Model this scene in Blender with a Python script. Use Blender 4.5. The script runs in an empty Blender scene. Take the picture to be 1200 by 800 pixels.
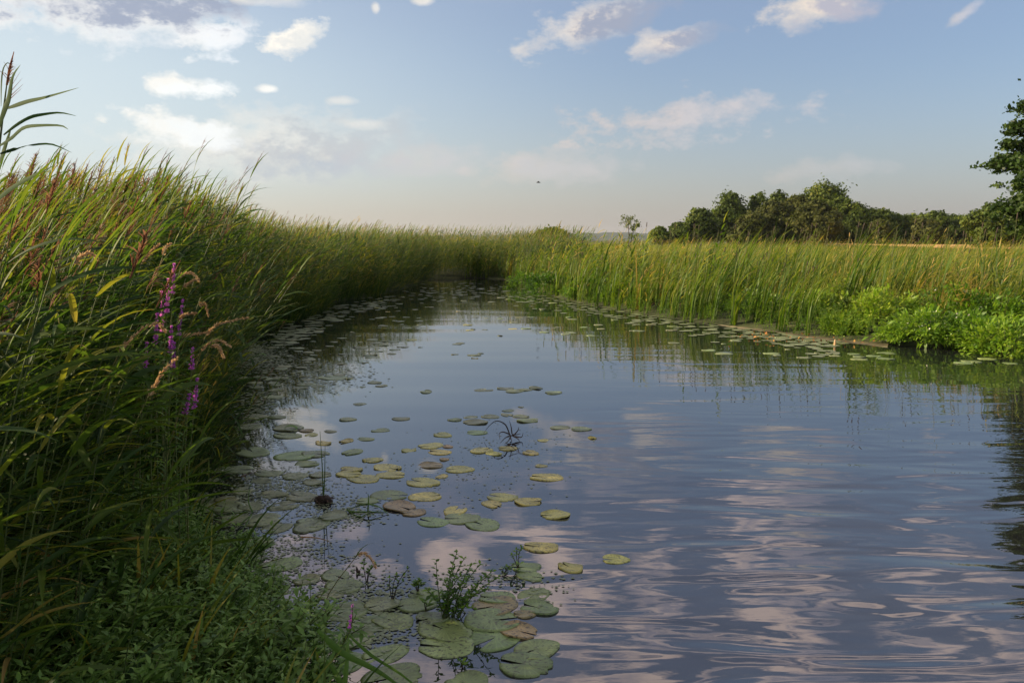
import bpy, math, random
import numpy as np
from mathutils import Vector
R = math.radians
random.seed(7)
rng = np.random.default_rng(11)
scene = bpy.context.scene
C = scene.collection
FPX = 933.0
HOR = 281.0
CAMH = 2.0
PITCH = math.atan((400 - HOR) / FPX)

# ------------------------------------------------------------------ placing helpers
def ray(x, y):
    u = (x - 600) / FPX; v = (400 - y) / FPX
    return np.array([u, math.cos(PITCH) + v * math.sin(PITCH), -math.sin(PITCH) + v * math.cos(PITCH)])
def onwater(x, y, z=0.0):
    d = ray(x, y); t = (z - CAMH) / d[2]
    return np.array([d[0] * t, d[1] * t, z])
def atdist(x, y, Y):
    d = ray(x, y); t = Y / d[1]
    return np.array([d[0] * t, Y, CAMH + d[2] * t])

# the outline of the pond / channel in metres
SHORE = np.array([(-0.35, -12), (-0.4, 0), (-0.62, 2.3), (-1.0, 3.5), (-1.75, 4.5), (-2.55, 5.6), (-3.05, 7.2), (-3.9, 9.6), (-4.6, 12.2),
    (-5.5, 15), (-5.6, 18.5), (-5.4, 22), (-5.9, 25), (-4.9, 29), (-4.4, 33), (-4.3, 37), (-4.0, 40.5), (-2.0, 42), (-.1, 40), (1.0, 34), (1.4, 28.5),
    (2.3, 24.8), (3.6, 21.3), (4.6, 19.2), (5.7, 17.6), (6.6, 15.8), (8.2, 14.6), (10, 14.0), (13, 13.2), (18, 12), (26, 9), (40, 2), (40, -12)], float)
def sdist(P):
    """signed distance to the shoreline, positive on land"""
    P = np.atleast_2d(P)[:, :2]
    A = SHORE; B = np.roll(SHORE, -1, 0)
    best = np.full(len(P), 1e9); inside = np.zeros(len(P), bool)
    for a, b in zip(A, B):
        ab = b - a; t = np.clip(((P - a) @ ab) / (ab @ ab), 0, 1)
        q = a + t[:, None] * ab
        best = np.minimum(best, np.hypot(*(P - q).T))
        c = ((a[1] > P[:, 1]) != (b[1] > P[:, 1]))
        with np.errstate(divide='ignore', invalid='ignore'):
            xi = (b[0] - a[0]) * (P[:, 1] - a[1]) / (b[1] - a[1]) + a[0]
        inside ^= c & (P[:, 0] < xi)
    return np.where(inside, -best, best)
def ground_z(P):
    P = np.atleast_2d(P); d = sdist(P)
    x, y = P[:, 0], P[:, 1]
    n = 0.04 * np.sin(x * 1.7 + 2 * np.sin(y * .6)) + 0.03 * np.sin(y * 2.1 + x)
    n2 = 0.12 * np.sin(x * .05 + 1) * np.sin(y * .043)
    land = 0.02 + 0.28 * (1 - np.exp(-np.maximum(d, 0) / 1.6)) + n * np.clip(d, 0, 1) + n2 * np.clip(d / 30, 0, 1)
    return np.where(d > 0, land, np.maximum(-0.7, d * 0.35 - 0.02))

# ------------------------------------------------------------------ mesh helpers
class G:
    """collects quads with a tint per vertex"""
    def __init__(s): s.V = []; s.F = []; s.T = []; s.M = []; s.n = 0
    def add(s, V, F, T=0.5, m=0):
        V = np.asarray(V, float).reshape(-1, 3); F = np.asarray(F, int).reshape(-1, 4)
        s.V.append(V); s.F.append(F + s.n)
        s.T.append(np.broadcast_to(np.asarray(T, float), (len(V),)).copy()); s.M.append(np.full(len(F), m)); s.n += len(V)
    def ribbon(s, P, W, side, T=0.5, m=0, fold=0.0):
        P = np.asarray(P, float); k = len(P); W = np.asarray(W, float); side = np.broadcast_to(side, (k, 3))
        T = np.broadcast_to(np.asarray(T, float), (k,))
        if fold:
            tan = np.gradient(P, axis=0); nrm = np.cross(side, tan); nrm /= np.linalg.norm(nrm, axis=1)[:, None] + 1e-9
            up = nrm * (W * fold)[:, None]
            L = P - side * W[:, None] * .5 + up; Rr = P + side * W[:, None] * .5 + up
            V = np.stack([L, P, Rr], 1).reshape(-1, 3); i = np.arange(k - 1) * 3
            F = np.concatenate([np.stack([i, i + 1, i + 4, i + 3], 1), np.stack([i + 1, i + 2, i + 5, i + 4], 1)])
            s.add(V, F, np.repeat(T, 3), m)
        else:
            V = np.stack([P - side * W[:, None] * .5, P + side * W[:, None] * .5], 1).reshape(-1, 3); i = np.arange(k - 1) * 2
            s.add(V, np.stack([i, i + 1, i + 3, i + 2], 1), np.repeat(T, 2), m)
    def tube(s, P, rad, n=5, T=0.5, m=0):
        P = np.asarray(P, float); k = len(P); rad = np.broadcast_to(rad, (k,))
        tan = np.gradient(P, axis=0); tan /= np.linalg.norm(tan, axis=1)[:, None] + 1e-9
        ref = np.array([0, 1., 0]) if abs(tan[0][1]) < .9 else np.array([1., 0, 0])
        a = np.cross(tan, ref); a /= np.linalg.norm(a, axis=1)[:, None] + 1e-9; b = np.cross(tan, a)
        th = np.arange(n) / n * 2 * np.pi
        V = P[:, None] + (a[:, None] * np.cos(th)[None, :, None] + b[:, None] * np.sin(th)[None, :, None]) * rad[:, None, None]
        F = []
        for i in range(k - 1):
            for j in range(n):
                F.append((i * n + j, i * n + (j + 1) % n, (i + 1) * n + (j + 1) % n, (i + 1) * n + j))
        s.add(V.reshape(-1, 3), F, np.repeat(np.broadcast_to(T, (k,)), n), m)
    def leaves(s, c, d, nrm, L, W, T=0.5, m=0):
        """many small pointed leaves: two quads each. c base, d direction, nrm face normal"""
        c = np.asarray(c, float); N = len(c)
        d = d / (np.linalg.norm(d, axis=1)[:, None] + 1e-9); sd = np.cross(d, nrm); sd /= np.linalg.norm(sd, axis=1)[:, None] + 1e-9
        up = np.cross(sd, d)
        L = np.broadcast_to(L, (N,))[:, None]; W = np.broadcast_to(W, (N,))[:, None]
        mid = c + d * L * .45 + up * L * .06; tip = c + d * L - up * L * .08
        V = np.stack([c - sd * W * .12, c + sd * W * .12, mid - sd * W * .5, mid + sd * W * .5, tip - sd * W * .06, tip + sd * W * .06], 1).reshape(-1, 3)
        i = np.arange(N)[:, None] * 6
        F = np.concatenate([i + np.array([[0, 1, 3, 2]]), i + np.array([[2, 3, 5, 4]])])
        s.add(V, F, np.repeat(np.broadcast_to(T, (N,)), 6), m)
    def cards(s, c, nrm, size, T=0.5, m=0, asp=1.0):
        """leaf clumps: one small quad each"""
        c = np.asarray(c, float); N = len(c); r = rng.normal(size=(N, 3))
        a = np.cross(nrm, r); a /= np.linalg.norm(a, axis=1)[:, None] + 1e-9; b = np.cross(nrm, a); b /= np.linalg.norm(b, axis=1)[:, None] + 1e-9
        sz = np.broadcast_to(size, (N,))[:, None]
        V = np.stack([c - a * sz * .5, c + b * sz * .33 * asp, c + a * sz * .5, c - b * sz * .33 * asp], 1).reshape(-1, 3)
        i = np.arange(N)[:, None] * 4
        s.add(V, i + np.array([[0, 1, 2, 3]]), np.repeat(np.broadcast_to(T, (N,)), 4), m)
    def arr(s):
        return np.concatenate(s.V), np.concatenate(s.F), np.concatenate(s.T), np.concatenate(s.M)

def mesh_from(name, arr, mats, smooth=False):
    V, F, T, M = arr
    me = bpy.data.meshes.new(name)
    me.vertices.add(len(V)); me.vertices.foreach_set('co', V.astype(np.float32).ravel())
    me.loops.add(len(F) * 4); me.loops.foreach_set('vertex_index', F.astype(np.int32).ravel())
    me.polygons.add(len(F)); me.polygons.foreach_set('loop_start', np.arange(0, len(F) * 4, 4, dtype=np.int32))
    me.polygons.foreach_set('loop_total', np.full(len(F), 4, dtype=np.int32))
    for mt in mats: me.materials.append(mt)
    me.polygons.foreach_set('material_index', M.astype(np.int32))
    a = me.attributes.new('tint', 'FLOAT', 'POINT'); a.data.foreach_set('value', T.astype(np.float32))
    me.update(calc_edges=True)
    if smooth: me.shade_smooth()
    return me

def link(name, me, parent=None):
    o = bpy.data.objects.new(name, me); C.objects.link(o)
    if parent: o.parent = parent
    return o
def tag(o, label=None, cat=None, group=None, kind=None):
    if label: o['label'] = label
    if cat: o['category'] = cat
    if group: o['group'] = group
    if kind: o['kind'] = kind
    return o
def empty(name, loc=(0, 0, 0), rz=0):
    o = bpy.data.objects.new(name, None); C.objects.link(o); o.location = loc; o.rotation_euler = (0, 0, rz); o.empty_display_size = .1
    return o
def part(name, g, mats, parent, smooth=False):
    return link(name, mesh_from(name, g.arr(), mats, smooth), parent)
def single(name, g, mats, smooth=False):
    return link(name, mesh_from(name, g.arr(), mats, smooth))

def merge(parts):
    g = G()
    for (V, F, T, M) in parts:
        g.V.append(V); g.F.append(F + g.n); g.T.append(T); g.M.append(M); g.n += len(V)
    return g.arr()
def scatter(tm, pos, sc, rz, lean, tshift, pick=None):
    """copies of template arrays spread over positions -> one array set"""
    out = []
    N = len(pos); pick = rng.integers(0, len(tm), N) if pick is None else pick
    for k, (V, F, T, M) in enumerate(tm):
        I = np.where(pick == k)[0]
        if not len(I): continue
        c, s = np.cos(rz[I])[:, None], np.sin(rz[I])[:, None]; S = sc[I][:, None]
        x = (V[:, 0] * c - V[:, 1] * s) * S; y = (V[:, 0] * s + V[:, 1] * c) * S; z = V[:, 2] * S
        x = x + z * lean[I][:, None]
        W = np.stack([x + pos[I, 0:1], y + pos[I, 1:2], z + pos[I, 2:3]], -1).reshape(-1, 3)
        FF = (F[None] + (np.arange(len(I)) * len(V))[:, None, None]).reshape(-1, 4)
        TT = (T[None] + tshift[I][:, None]).ravel()
        out.append((W, FF, TT, np.tile(M, len(I))))
    return merge(out)

# ------------------------------------------------------------------ materials
def nt(name):
    m = bpy.data.materials.new(name); m.use_nodes = True; t = m.node_tree; t.nodes.clear(); return m, t
def N(t, typ, **kw):
    n = t.nodes.new(typ)
    for k, v in kw.items():
        if k.startswith('i_'):
            key = k[2:]; key = int(key) if key.isdigit() else key.replace('_', ' ')
            n.inputs[key].default_value = v
        else: setattr(n, k, v)
    return n
def ramp(t, stops, src):
    r = N(t, 'ShaderNodeValToRGB'); e = r.color_ramp.elements
    while len(e) < len(stops): e.new(0.5)
    for el, (p, c) in zip(e, stops): el.position = p; el.color = (*c, 1)
    t.links.new(src, r.inputs[0]); return r.outputs[0]
def leafmat(name, stops, trans=.45, rough=.5, spec=.35, nscale=6., namp=.25, objrand=.15, tcol=(1.15, 1.2, .6)):
    m, t = nt(name); L = t.links.new
    at = N(t, 'ShaderNodeAttribute', attribute_name='tint')
    geo = N(t, 'ShaderNodeNewGeometry')
    no = N(t, 'ShaderNodeTexNoise'); no.inputs['Scale'].default_value = nscale; no.inputs['Detail'].default_value = 3
    L(geo.outputs['Position'], no.inputs['Vector'])
    oi = N(t, 'ShaderNodeObjectInfo')
    a = N(t, 'ShaderNodeMath', operation='MULTIPLY_ADD'); a.inputs[1].default_value = namp; L(no.outputs[0], a.inputs[0]); L(at.outputs['Fac'], a.inputs[2])
    b = N(t, 'ShaderNodeMath', operation='MULTIPLY_ADD'); b.inputs[1].default_value = objrand; L(oi.outputs['Random'], b.inputs[0]); L(a.outputs[0], b.inputs[2])
    c = N(t, 'ShaderNodeMath', operation='SUBTRACT'); L(b.outputs[0], c.inputs[0]); c.inputs[1].default_value = (namp + objrand) / 2
    col = ramp(t, stops, c.outputs[0])
    p = N(t, 'ShaderNodeBsdfPrincipled'); p.inputs['Roughness'].default_value = rough; p.inputs['Specular IOR Level'].default_value = spec
    L(col, p.inputs['Base Color'])
    tr = N(t, 'ShaderNodeBsdfTranslucent')
    mx = N(t, 'ShaderNodeMix', data_type='RGBA', blend_type='MULTIPLY'); mx.inputs[0].default_value = 1; L(col, mx.inputs[6]); mx.inputs[7].default_value = (*tcol, 1)
    L(mx.outputs[2], tr.inputs[0])
    ms = N(t, 'ShaderNodeMixShader'); ms.inputs[0].default_value = trans; L(p.outputs[0], ms.inputs[1]); L(tr.outputs[0], ms.inputs[2])
    o = N(t, 'ShaderNodeOutputMaterial'); L(ms.outputs[0], o.inputs[0])
    return m
GREEN = [(0, (.014, .034, .010)), (.35, (.036, .078, .016)), (.6, (.095, .145, .020)), (.82, (.26, .24, .035)), (1, (.42, .28, .10))]
REED = leafmat('reed_leaf', GREEN, .5, .55, .22)
STEM = leafmat('reed_stem', [(0, (.04, .065, .015)), (.5, (.10, .13, .035)), (1, (.30, .22, .09))], .1, .5)
PLUME = leafmat('reed_plume', [(0, (.075, .038, .030)), (.5, (.18, .095, .06)), (1, (.36, .22, .13))], .35, .8, .1, tcol=(1.1, .9, .8))
MEADOW = leafmat('meadow_leaf', [(0, (.026, .066, .008)), (.3, (.080, .150, .012)), (.55, (.18, .235, .022)), (.8, (.34, .29, .05)), (1, (.50, .33, .11))], .5, .5)
HERB = leafmat('herb_leaf', [(0, (.03, .08, .009)), (.4, (.09, .19, .014)), (.7, (.20, .32, .022)), (1, (.34, .38, .06))], .45, .45, nscale=9)
DARKHERB = leafmat('bank_herb_leaf', [(0, (.045, .10, .020)), (.5, (.14, .25, .045)), (1, (.28, .38, .09))], .35, .5)
STRAW = leafmat('dry_seed_head', [(0, (.34, .21, .10)), (.5, (.56, .38, .20)), (1, (.74, .56, .34))], .4, .8, .1, tcol=(1.1, 1, .8))
PURPLE = leafmat('loosestrife_flower', [(0, (.26, .07, .34)), (.5, (.52, .14, .60)), (1, (.90, .34, .68))], .4, .7, .1, nscale=30, tcol=(1.1, .9, 1.1))
DEAD = leafmat('dead_rush', [(0, (.02, .014, .01)), (.5, (.06, .04, .025)), (1, (.16, .10, .06))], .05, .7)
TREE = leafmat('tree_foliage', [(0, (.018, .032, .009)), (.4, (.07, .105, .018)), (.7, (.13, .17, .030)), (1, (.20, .20, .045))], .4, .6, .15, nscale=.5, namp=.3, objrand=.12)
OLIVE = leafmat('willow_foliage', [(0, (.022, .034, .010)), (.4, (.075, .088, .022)), (.7, (.12, .13, .032)), (1, (.19, .16, .055))], .4, .6, .15, nscale=.5, namp=.3, objrand=.12)
BIGT = leafmat('alder_foliage', [(0, (.018, .040, .008)), (.5, (.045, .085, .014)), (1, (.11, .15, .03))], .35, .5, .3, nscale=1.2)
def barkmat():
    m, t = nt('bark'); L = t.links.new
    tc = N(t, 'ShaderNodeNewGeometry'); no = N(t, 'ShaderNodeTexNoise'); no.inputs['Scale'].default_value = 6; no.inputs['Detail'].default_value = 6
    L(tc.outputs['Position'], no.inputs['Vector'])
    p = N(t, 'ShaderNodeBsdfPrincipled'); p.inputs['Roughness'].default_value = .9
    L(ramp(t, [(.3, (.035, .025, .018)), (.7, (.12, .09, .065))], no.outputs[0]), p.inputs['Base Color'])
    o = N(t, 'ShaderNodeOutputMaterial'); L(p.outputs[0], o.inputs[0]); return m
BARK = barkmat()
def padmat():
    """lily pad: object colour, dirt speckles, radial veins"""
    m, t = nt('lily_pad_surface'); L = t.links.new
    oi = N(t, 'ShaderNodeObjectInfo'); tc = N(t, 'ShaderNodeTexCoord')
    n1 = N(t, 'ShaderNodeTexNoise'); n1.inputs['Scale'].default_value = 9; n1.inputs['Detail'].default_value = 4
    geo = N(t, 'ShaderNodeNewGeometry'); L(geo.outputs['Position'], n1.inputs['Vector'])
    n2 = N(t, 'ShaderNodeTexNoise'); n2.inputs['Scale'].default_value = 55; n2.inputs['Detail'].default_value = 2; L(geo.outputs['Position'], n2.inputs['Vector'])
    sp = ramp(t, [(.565, (0, 0, 0)), (.63, (1, 1, 1))], n2.outputs[0])
    # veins running out from the notch
    at = N(t, 'ShaderNodeAttribute', attribute_name='tint')
    wv = N(t, 'ShaderNodeMath', operation='SINE'); ml = N(t, 'ShaderNodeMath', operation='MULTIPLY'); ml.inputs[1].default_value = 140
    L(at.outputs['Fac'], ml.inputs[0]); L(ml.outputs[0], wv.inputs[0])
    v2 = ramp(t, [(.55, (.86, .86, .86)), (1, (1.12, 1.12, 1.12))], wv.outputs[0])
    mx = N(t, 'ShaderNodeMix', data_type='RGBA', blend_type='MULTIPLY'); mx.inputs[0].default_value = 1; L(oi.outputs['Color'], mx.inputs[6]); L(v2, mx.inputs[7])
    m2 = N(t, 'ShaderNodeMix', data_type='RGBA', blend_type='MULTIPLY'); m2.inputs[0].default_value = 1
    L(mx.outputs[2], m2.inputs[6]); L(ramp(t, [(.3, (.62, .64, .55)), (.7, (1.2, 1.15, 1.05))], n1.outputs[0]), m2.inputs[7])
    m3 = N(t, 'ShaderNodeMix', data_type='RGBA'); spm = N(t, 'ShaderNodeMath', operation='MULTIPLY'); L(sp, spm.inputs[0]); L(oi.outputs['Alpha'], spm.inputs[1])
    L(spm.outputs[0], m3.inputs[0]); L(m2.outputs[2], m3.inputs[6]); m3.inputs[7].default_value = (.035, .028, .016, 1)
    p = N(t, 'ShaderNodeBsdfPrincipled'); p.inputs['Roughness'].default_value = .42; p.inputs['Specular IOR Level'].default_value = .5
    L(m3.outputs[2], p.inputs['Base Color'])
    bp = N(t, 'ShaderNodeBump'); bp.inputs['Strength'].default_value = .5; bp.inputs['Distance'].default_value = .01
    L(n1.outputs[0], bp.inputs['Height']); L(bp.outputs[0], p.inputs['Normal'])
    o = N(t, 'ShaderNodeOutputMaterial'); L(p.outputs[0], o.inputs[0]); return m
PAD = padmat()
def simple(name, stops, scale=3., rough=.9, bump=0., detail=6, spec=.3):
    m, t = nt(name); L = t.links.new
    geo = N(t, 'ShaderNodeNewGeometry'); no = N(t, 'ShaderNodeTexNoise'); no.inputs['Scale'].default_value = scale; no.inputs['Detail'].default_value = detail
    L(geo.outputs['Position'], no.inputs['Vector'])
    p = N(t, 'ShaderNodeBsdfPrincipled'); p.inputs['Roughness'].default_value = rough; p.inputs['Specular IOR Level'].default_value = spec
    L(ramp(t, stops, no.outputs[0]), p.inputs['Base Color'])
    if bump:
        b = N(t, 'ShaderNodeBump'); b.inputs['Distance'].default_value = bump; L(no.outputs[0], b.inputs['Height']); L(b.outputs[0], p.inputs['Normal'])
    o = N(t, 'ShaderNodeOutputMaterial'); L(p.outputs[0], o.inputs[0]); return m
GROUND = simple('marsh_ground', [(.3, (.022, .024, .012)), (.55, (.045, .055, .02)), (.75, (.09, .09, .035))], 1.2, .95, .05)
MUD = simple('wet_mud', [(.3, (.05, .042, .026)), (.5, (.10, .085, .05)), (.7, (.16, .14, .08))], 4, .6, .03)
FIELD = simple('stubble_field', [(.3, (.40, .22, .07)), (.7, (.58, .34, .12))], .4, .95)
HILL = simple('far_woods', [(.3, (.03, .05, .04)), (.7, (.06, .08, .06))], .01, .95)
WEED = simple('duckweed_leaf', [(.3, (.10, .13, .06)), (.7, (.24, .27, .15))], 20, .5)
SCUM = simple('algae_scum', [(.3, (.16, .18, .12)), (.7, (.30, .31, .22))], 5, .6)
BIRDM = simple('bird_feathers', [(.3, (.015, .013, .012)), (.7, (.05, .04, .035))], 30, .8)

# water: dark murky body under a mirror skin, ripples stronger to the right and near
def watermat():
    m, t = nt('pond_water'); L = t.links.new
    geo = N(t, 'ShaderNodeNewGeometry')
    sx = N(t, 'ShaderNodeSeparateXYZ'); L(geo.outputs['Position'], sx.inputs[0])
    def noise(scale, sc3, rot, detail=2, dist=0.):
        mp = N(t, 'ShaderNodeMapping'); mp.inputs['Rotation'].default_value = (0, 0, R(rot)); mp.inputs['Scale'].default_value = sc3
        L(geo.outputs['Position'], mp.inputs[0])
        n = N(t, 'ShaderNodeTexNoise'); n.inputs['Scale'].default_value = scale; n.inputs['Detail'].default_value = detail; n.inputs['Distortion'].default_value = dist
        L(mp.outputs[0], n.inputs['Vector']); return n.outputs[0]
    def M(op, a, b=None, c=None):
        n = N(t, 'ShaderNodeMath', operation=op)
        for i, v in enumerate((a, b, c)):
            if v is None: continue
            if isinstance(v, (int, float)): n.inputs[i].default_value = v
            else: L(v, n.inputs[i])
        return n.outputs[0]
    def sm(v, a, b):
        n = N(t, 'ShaderNodeMapRange', interpolation_type='SMOOTHSTEP'); L(v, n.inputs[0]); n.inputs[1].default_value = a; n.inputs[2].default_value = b; return n.outputs[0]
    big = noise(.35, (1, 1, 1), 0, 2)                       # patches of wind
    # right / near mask : x - 0.28*(y-3) pushed about by the patches
    e = M('MULTIPLY_ADD', sx.outputs[1], -.10, sx.outputs[0])
    e = M('MULTIPLY_ADD', big, 1.6, e)
    mask = sm(e, -.2, 2.2)
    near = sm(sx.outputs[1], 9.5, 3.8)
    mask = M('MULTIPLY', mask, M('MULTIPLY_ADD', near, .85, .15))
    w1 = noise(1.35, (.45, 1.5, 1), 10, 1, .9)                 # ripples, crests roughly across the view
    w2 = noise(4.6, (.5, 1.4, 1), -14, 1, .3)
    w3 = noise(.55, (.22, 1.3, 1), 3, 1)                     # long low swell
    h = M('MULTIPLY', w1, .042)
    h = M('MULTIPLY_ADD', w2, .0048, h)
    h = M('MULTIPLY', h, mask)
    h = M('MULTIPLY_ADD', w3, .012, h)
    fine = M('MULTIPLY', noise(14, (.6, 1.2, 1), 0, 2), .0003)
    h = M('ADD', h, fine)
    b = N(t, 'ShaderNodeBump'); b.inputs['Strength'].default_value = 1; b.inputs['Distance'].default_value = 1.0; L(h, b.inputs['Height'])
    di = N(t, 'ShaderNodeBsdfDiffuse'); di.inputs[0].default_value = (.012, .013, .014, 1)
    gl = N(t, 'ShaderNodeBsdfGlossy'); gl.inputs['Roughness'].default_value = .0; gl.inputs[0].default_value = (.95, .95, .98, 1)
    L(b.outputs[0], gl.inputs['Normal'])
    fr = N(t, 'ShaderNodeFresnel'); fr.inputs[0].default_value = 2.45; L(b.outputs[0], fr.inputs['Normal'])
    ms = N(t, 'ShaderNodeMixShader'); L(fr.outputs[0], ms.inputs[0]); L(di.outputs[0], ms.inputs[1]); L(gl.outputs[0], ms.inputs[2])
    o = N(t, 'ShaderNodeOutputMaterial'); L(ms.outputs[0], o.inputs[0]); return m
WATER = watermat()

# ------------------------------------------------------------------ plant templates
UP = np.array([0, 0, 1.])
def leafcurve(b, az, el, L, droop, k, wind=0.):
    """centre line of a strap leaf starting at b"""
    P = [np.array(b, float)]; ds = L / k
    for i in range(k):
        e = el - droop * (i / k) ** 1.5
        d = np.array([math.cos(az) * math.cos(e), math.sin(az) * math.cos(e), math.sin(e)])
        d[0] += wind * (i / k); d /= np.linalg.norm(d)
        P.append(P[-1] + d * ds)
    return np.array(P)
def strap(g, b, az, el, L, W, droop, k, tint, wind=0., fold=0., m=0, dry=.0, base=.45):
    P = leafcurve(b, az, el, L, droop, k, wind)
    s = np.linspace(0, 1, k + 1); w = W * np.clip(np.minimum(base + s * 3.0, 1) * (1 - s ** 2.2), .04, 1)
    tan = P[1] - P[0]; side = np.cross(tan, UP); nn = np.linalg.norm(side); side = side / nn if nn > 1e-4 else np.array([1., 0, 0])
    tw = random.uniform(-.6, .6)
    side = side * math.cos(tw) + UP * math.sin(tw); side /= np.linalg.norm(side)
    g.ribbon(P, w, side, tint + dry * s ** 3, m, fold)

def plume(g, top, d, L, n, m=2):
    """reed flower head: many fine drooping branchlets"""
    for i in range(n):
        f = random.random(); b = top + d * L * f * .8
        az = random.gauss(0, .9); sp = (1 - f) * .6 + .15
        el = random.uniform(.6, 1.2)
        P = leafcurve(b, az, el, L * random.uniform(.25, .5) * sp * 1.6, 1.2, 2, .3)
        g.ribbon(P, np.array([.5, 1, .3]) * .0088, np.array([random.uniform(-.4, .4), .9, .3]), random.uniform(.1, .9), m)
    g.ribbon(np.array([top, top + d * L * .5, top + d * L + np.array([.05 * L, 0, 0])]), np.array([.010, .012, .003]), np.array([.3, .9, 0]), .4, m)

def reed(h, nl, k, fold, head, leafL, leafW, tube=4):
    """a common reed 1 unit of real metres; parts: stem, foliage, plume. wind blows towards +x"""
    gs, gf, gp = G(), G(), G()
    bend = random.uniform(.05, .22); zz = np.linspace(0, h, 6)
    cx = lambda z: bend * h * (z / h) ** 2 + .0
    SP = np.stack([cx(zz), zz * 0, zz], 1)
    gs.tube(SP, np.linspace(.0055, .0022, 6), tube, np.linspace(.1, .3, 6), 1)
    for i in range(nl):
        f = .09 + .87 * (i + random.uniform(-.3, .3)) / nl; z = f * h
        az = random.gauss(0, .95) if random.random() < .78 else random.uniform(0, 6.28)
        L = leafL * random.uniform(.65, 1.15) * (1 - .35 * abs(f - .6)); low = f < .35
        strap(gf, (cx(z), 0, z), az, random.uniform(.35, 1.0), L, leafW * random.uniform(.7, 1.15), random.uniform(.5, 1.5), k,
              (random.uniform(.62, .95) if low and random.random() < .12 else random.choice([random.uniform(.0, .5), random.uniform(.1, .5), random.uniform(.42, .66)])), .35, fold, 0, random.choice([0, 0, 0, 0, .3]))
    strap(gf, (cx(h * .97), 0, h * .97), random.gauss(0, .4), 1.25, leafL * .7, leafW * .7, .6, k, .5, .3, fold)
    if head: plume(gp, np.array([cx(h), 0, h]), np.array([.35, 0, 1.]), random.uniform(.18, .26), head)
    return gs, gf, gp
def cattail(h, nl, k, lw):
    g = G()
    for i in range(nl):
        a = random.uniform(0, 6.28); b = np.array([math.cos(a) * .05, math.sin(a) * .05, 0])
        hh = h * random.choice([random.uniform(.45, .8), random.uniform(.75, 1.08)])
        P = [b]; az = random.gauss(0, .5); sl = random.uniform(-.04, .14); tip = random.uniform(.35, 1.5) * (1.5 if random.random() < .15 else 1)
        for j in range(k):
            s = (j + 1) / k; e = 1.53 - sl - tip * max(0, (s - .3) / .7) ** 1.6
            P.append(P[-1] + np.array([math.cos(az) * math.cos(e), math.sin(az) * math.cos(e), math.sin(e)]) * hh / k)
        s = np.linspace(0, 1, k + 1); a2 = random.uniform(0, 3.14)
        g.ribbon(np.array(P), lw * random.uniform(.7, 1.3) * np.clip(1 - s ** 3, .08, 1), np.array([math.cos(a2), math.sin(a2), 0]), random.uniform(.05, .6) + random.uniform(.1, .5) * s ** 3, 0)
    return g
def tuft(h, nb, k, w, spread=.12, heads=2):
    g = G()
    for i in range(nb):
        a = random.uniform(0, 6.28); r = random.random() * spread
        strap(g, (math.cos(a) * r, math.sin(a) * r, 0), random.gauss(0, 1.2), random.uniform(1.1, 1.5), h * random.uniform(.55, 1.1), w * random.uniform(.6, 1.2), random.uniform(.3, 1.3), k, random.uniform(.2, .75), .25)
    for i in range(heads):
        a = random.uniform(0, 6.28); r = random.random() * spread; b = np.array([math.cos(a) * r, math.sin(a) * r, 0])
        t = b + np.array([.22 * h, 0, h * random.uniform(1.0, 1.25)]); mid = (b + t) / 2 - np.array([.05 * h, 0, 0])
        g.ribbon(np.array([b, mid, t]), np.array([.004, .004, .004]), np.array([.5, .8, 0]), .8, 0)
        e = t + np.array([.09, 0, .10]) * h * .8
        g.ribbon(np.array([t, (t + e) / 2, e]), np.array([.006, .02, .004]), np.array([.5, .8, 0]), 1.0, 0)
    return g
def herb(h, nn, L, W, branches=0, m=0, tl=(.2, .7)):
    """leafy herb: pairs of leaves up a stem"""
    gs, gf = G(), G(); stems = [(np.array([0, 0, 0.]), np.array([random.uniform(-.1, .35), random.uniform(-.2, .2), 1.]), h, nn)]
    for i in range(branches):
        f = random.uniform(.25, .7); a = random.uniform(0, 6.28)
        stems.append((stems[0][1] * h * f, np.array([math.cos(a) * .8 + .15, math.sin(a) * .8, 1.1]), h * (1 - f) * .8, max(3, nn // 2)))
    for b, d, hh, n in stems:
        d = d / np.linalg.norm(d); P = np.array([b, b + d * hh * .5, b + d * hh + np.array([.04, 0, 0]) * hh])
        gs.tube(P, [.004, .003, .0015], 4, .4, 0)
        f = np.repeat(np.linspace(.12, 1, n), 2); N_ = len(f)
        az = np.repeat(np.arange(n) * 1.57 + random.random(), 2) + np.tile([0, np.pi], n) + rng.normal(0, .3, N_)
        c = b + d * hh * f[:, None]; el = rng.uniform(.0, .7, N_)
        dd = np.stack([np.cos(az) * np.cos(el) + .15, np.sin(az) * np.cos(el), np.sin(el)], 1)
        size = (1 - .5 * f) * rng.uniform(.8, 1.2, N_)
        gf.leaves(c, dd, np.tile(UP, (N_, 1)) + rng.normal(0, .2, (N_, 3)), L * size, W * size, rng.uniform(*tl, N_), m)
    return gs, gf

def plumed():
    gs, gf, gp = reed(2.2, 9, 6, .2, 0, .42, .026)
    t_ = gs.V[0][-1]; plume(gp, np.array([t_[0], 0, 2.2]), np.array([.28, 0, 1.]), .30, 54); return gs, gf, gp
hi = [reed(random.uniform(2.1, 2.5), 14, 7, .22, 34 if i % 2 == 0 else 0, .58, .034) for i in range(8)]
mid = [merge([x.arr() for x in reed(random.uniform(2.2, 2.75), 12, 4, 0, 16 if i % 3 == 0 else 0, .54, .046, 3) if x.n]) for i in range(8)]
far = [merge([x.arr() for x in reed(random.uniform(2.2, 2.6), 10, 3, 0, 7 if i % 3 == 0 else 0, .50, .034, 3) if x.n]) for i in range(6)]
plumeds = [plumed() for i in range(4)]
broads = [reed(random.uniform(1.5, 2.1), 10, 8, .25, 0, .70, .052) for i in range(4)]
himerge = [merge([x.arr() for x in t if x.n]) for t in hi]
cat = [cattail(1.8, 8, 6, .030).arr() for i in range(12)]
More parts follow.
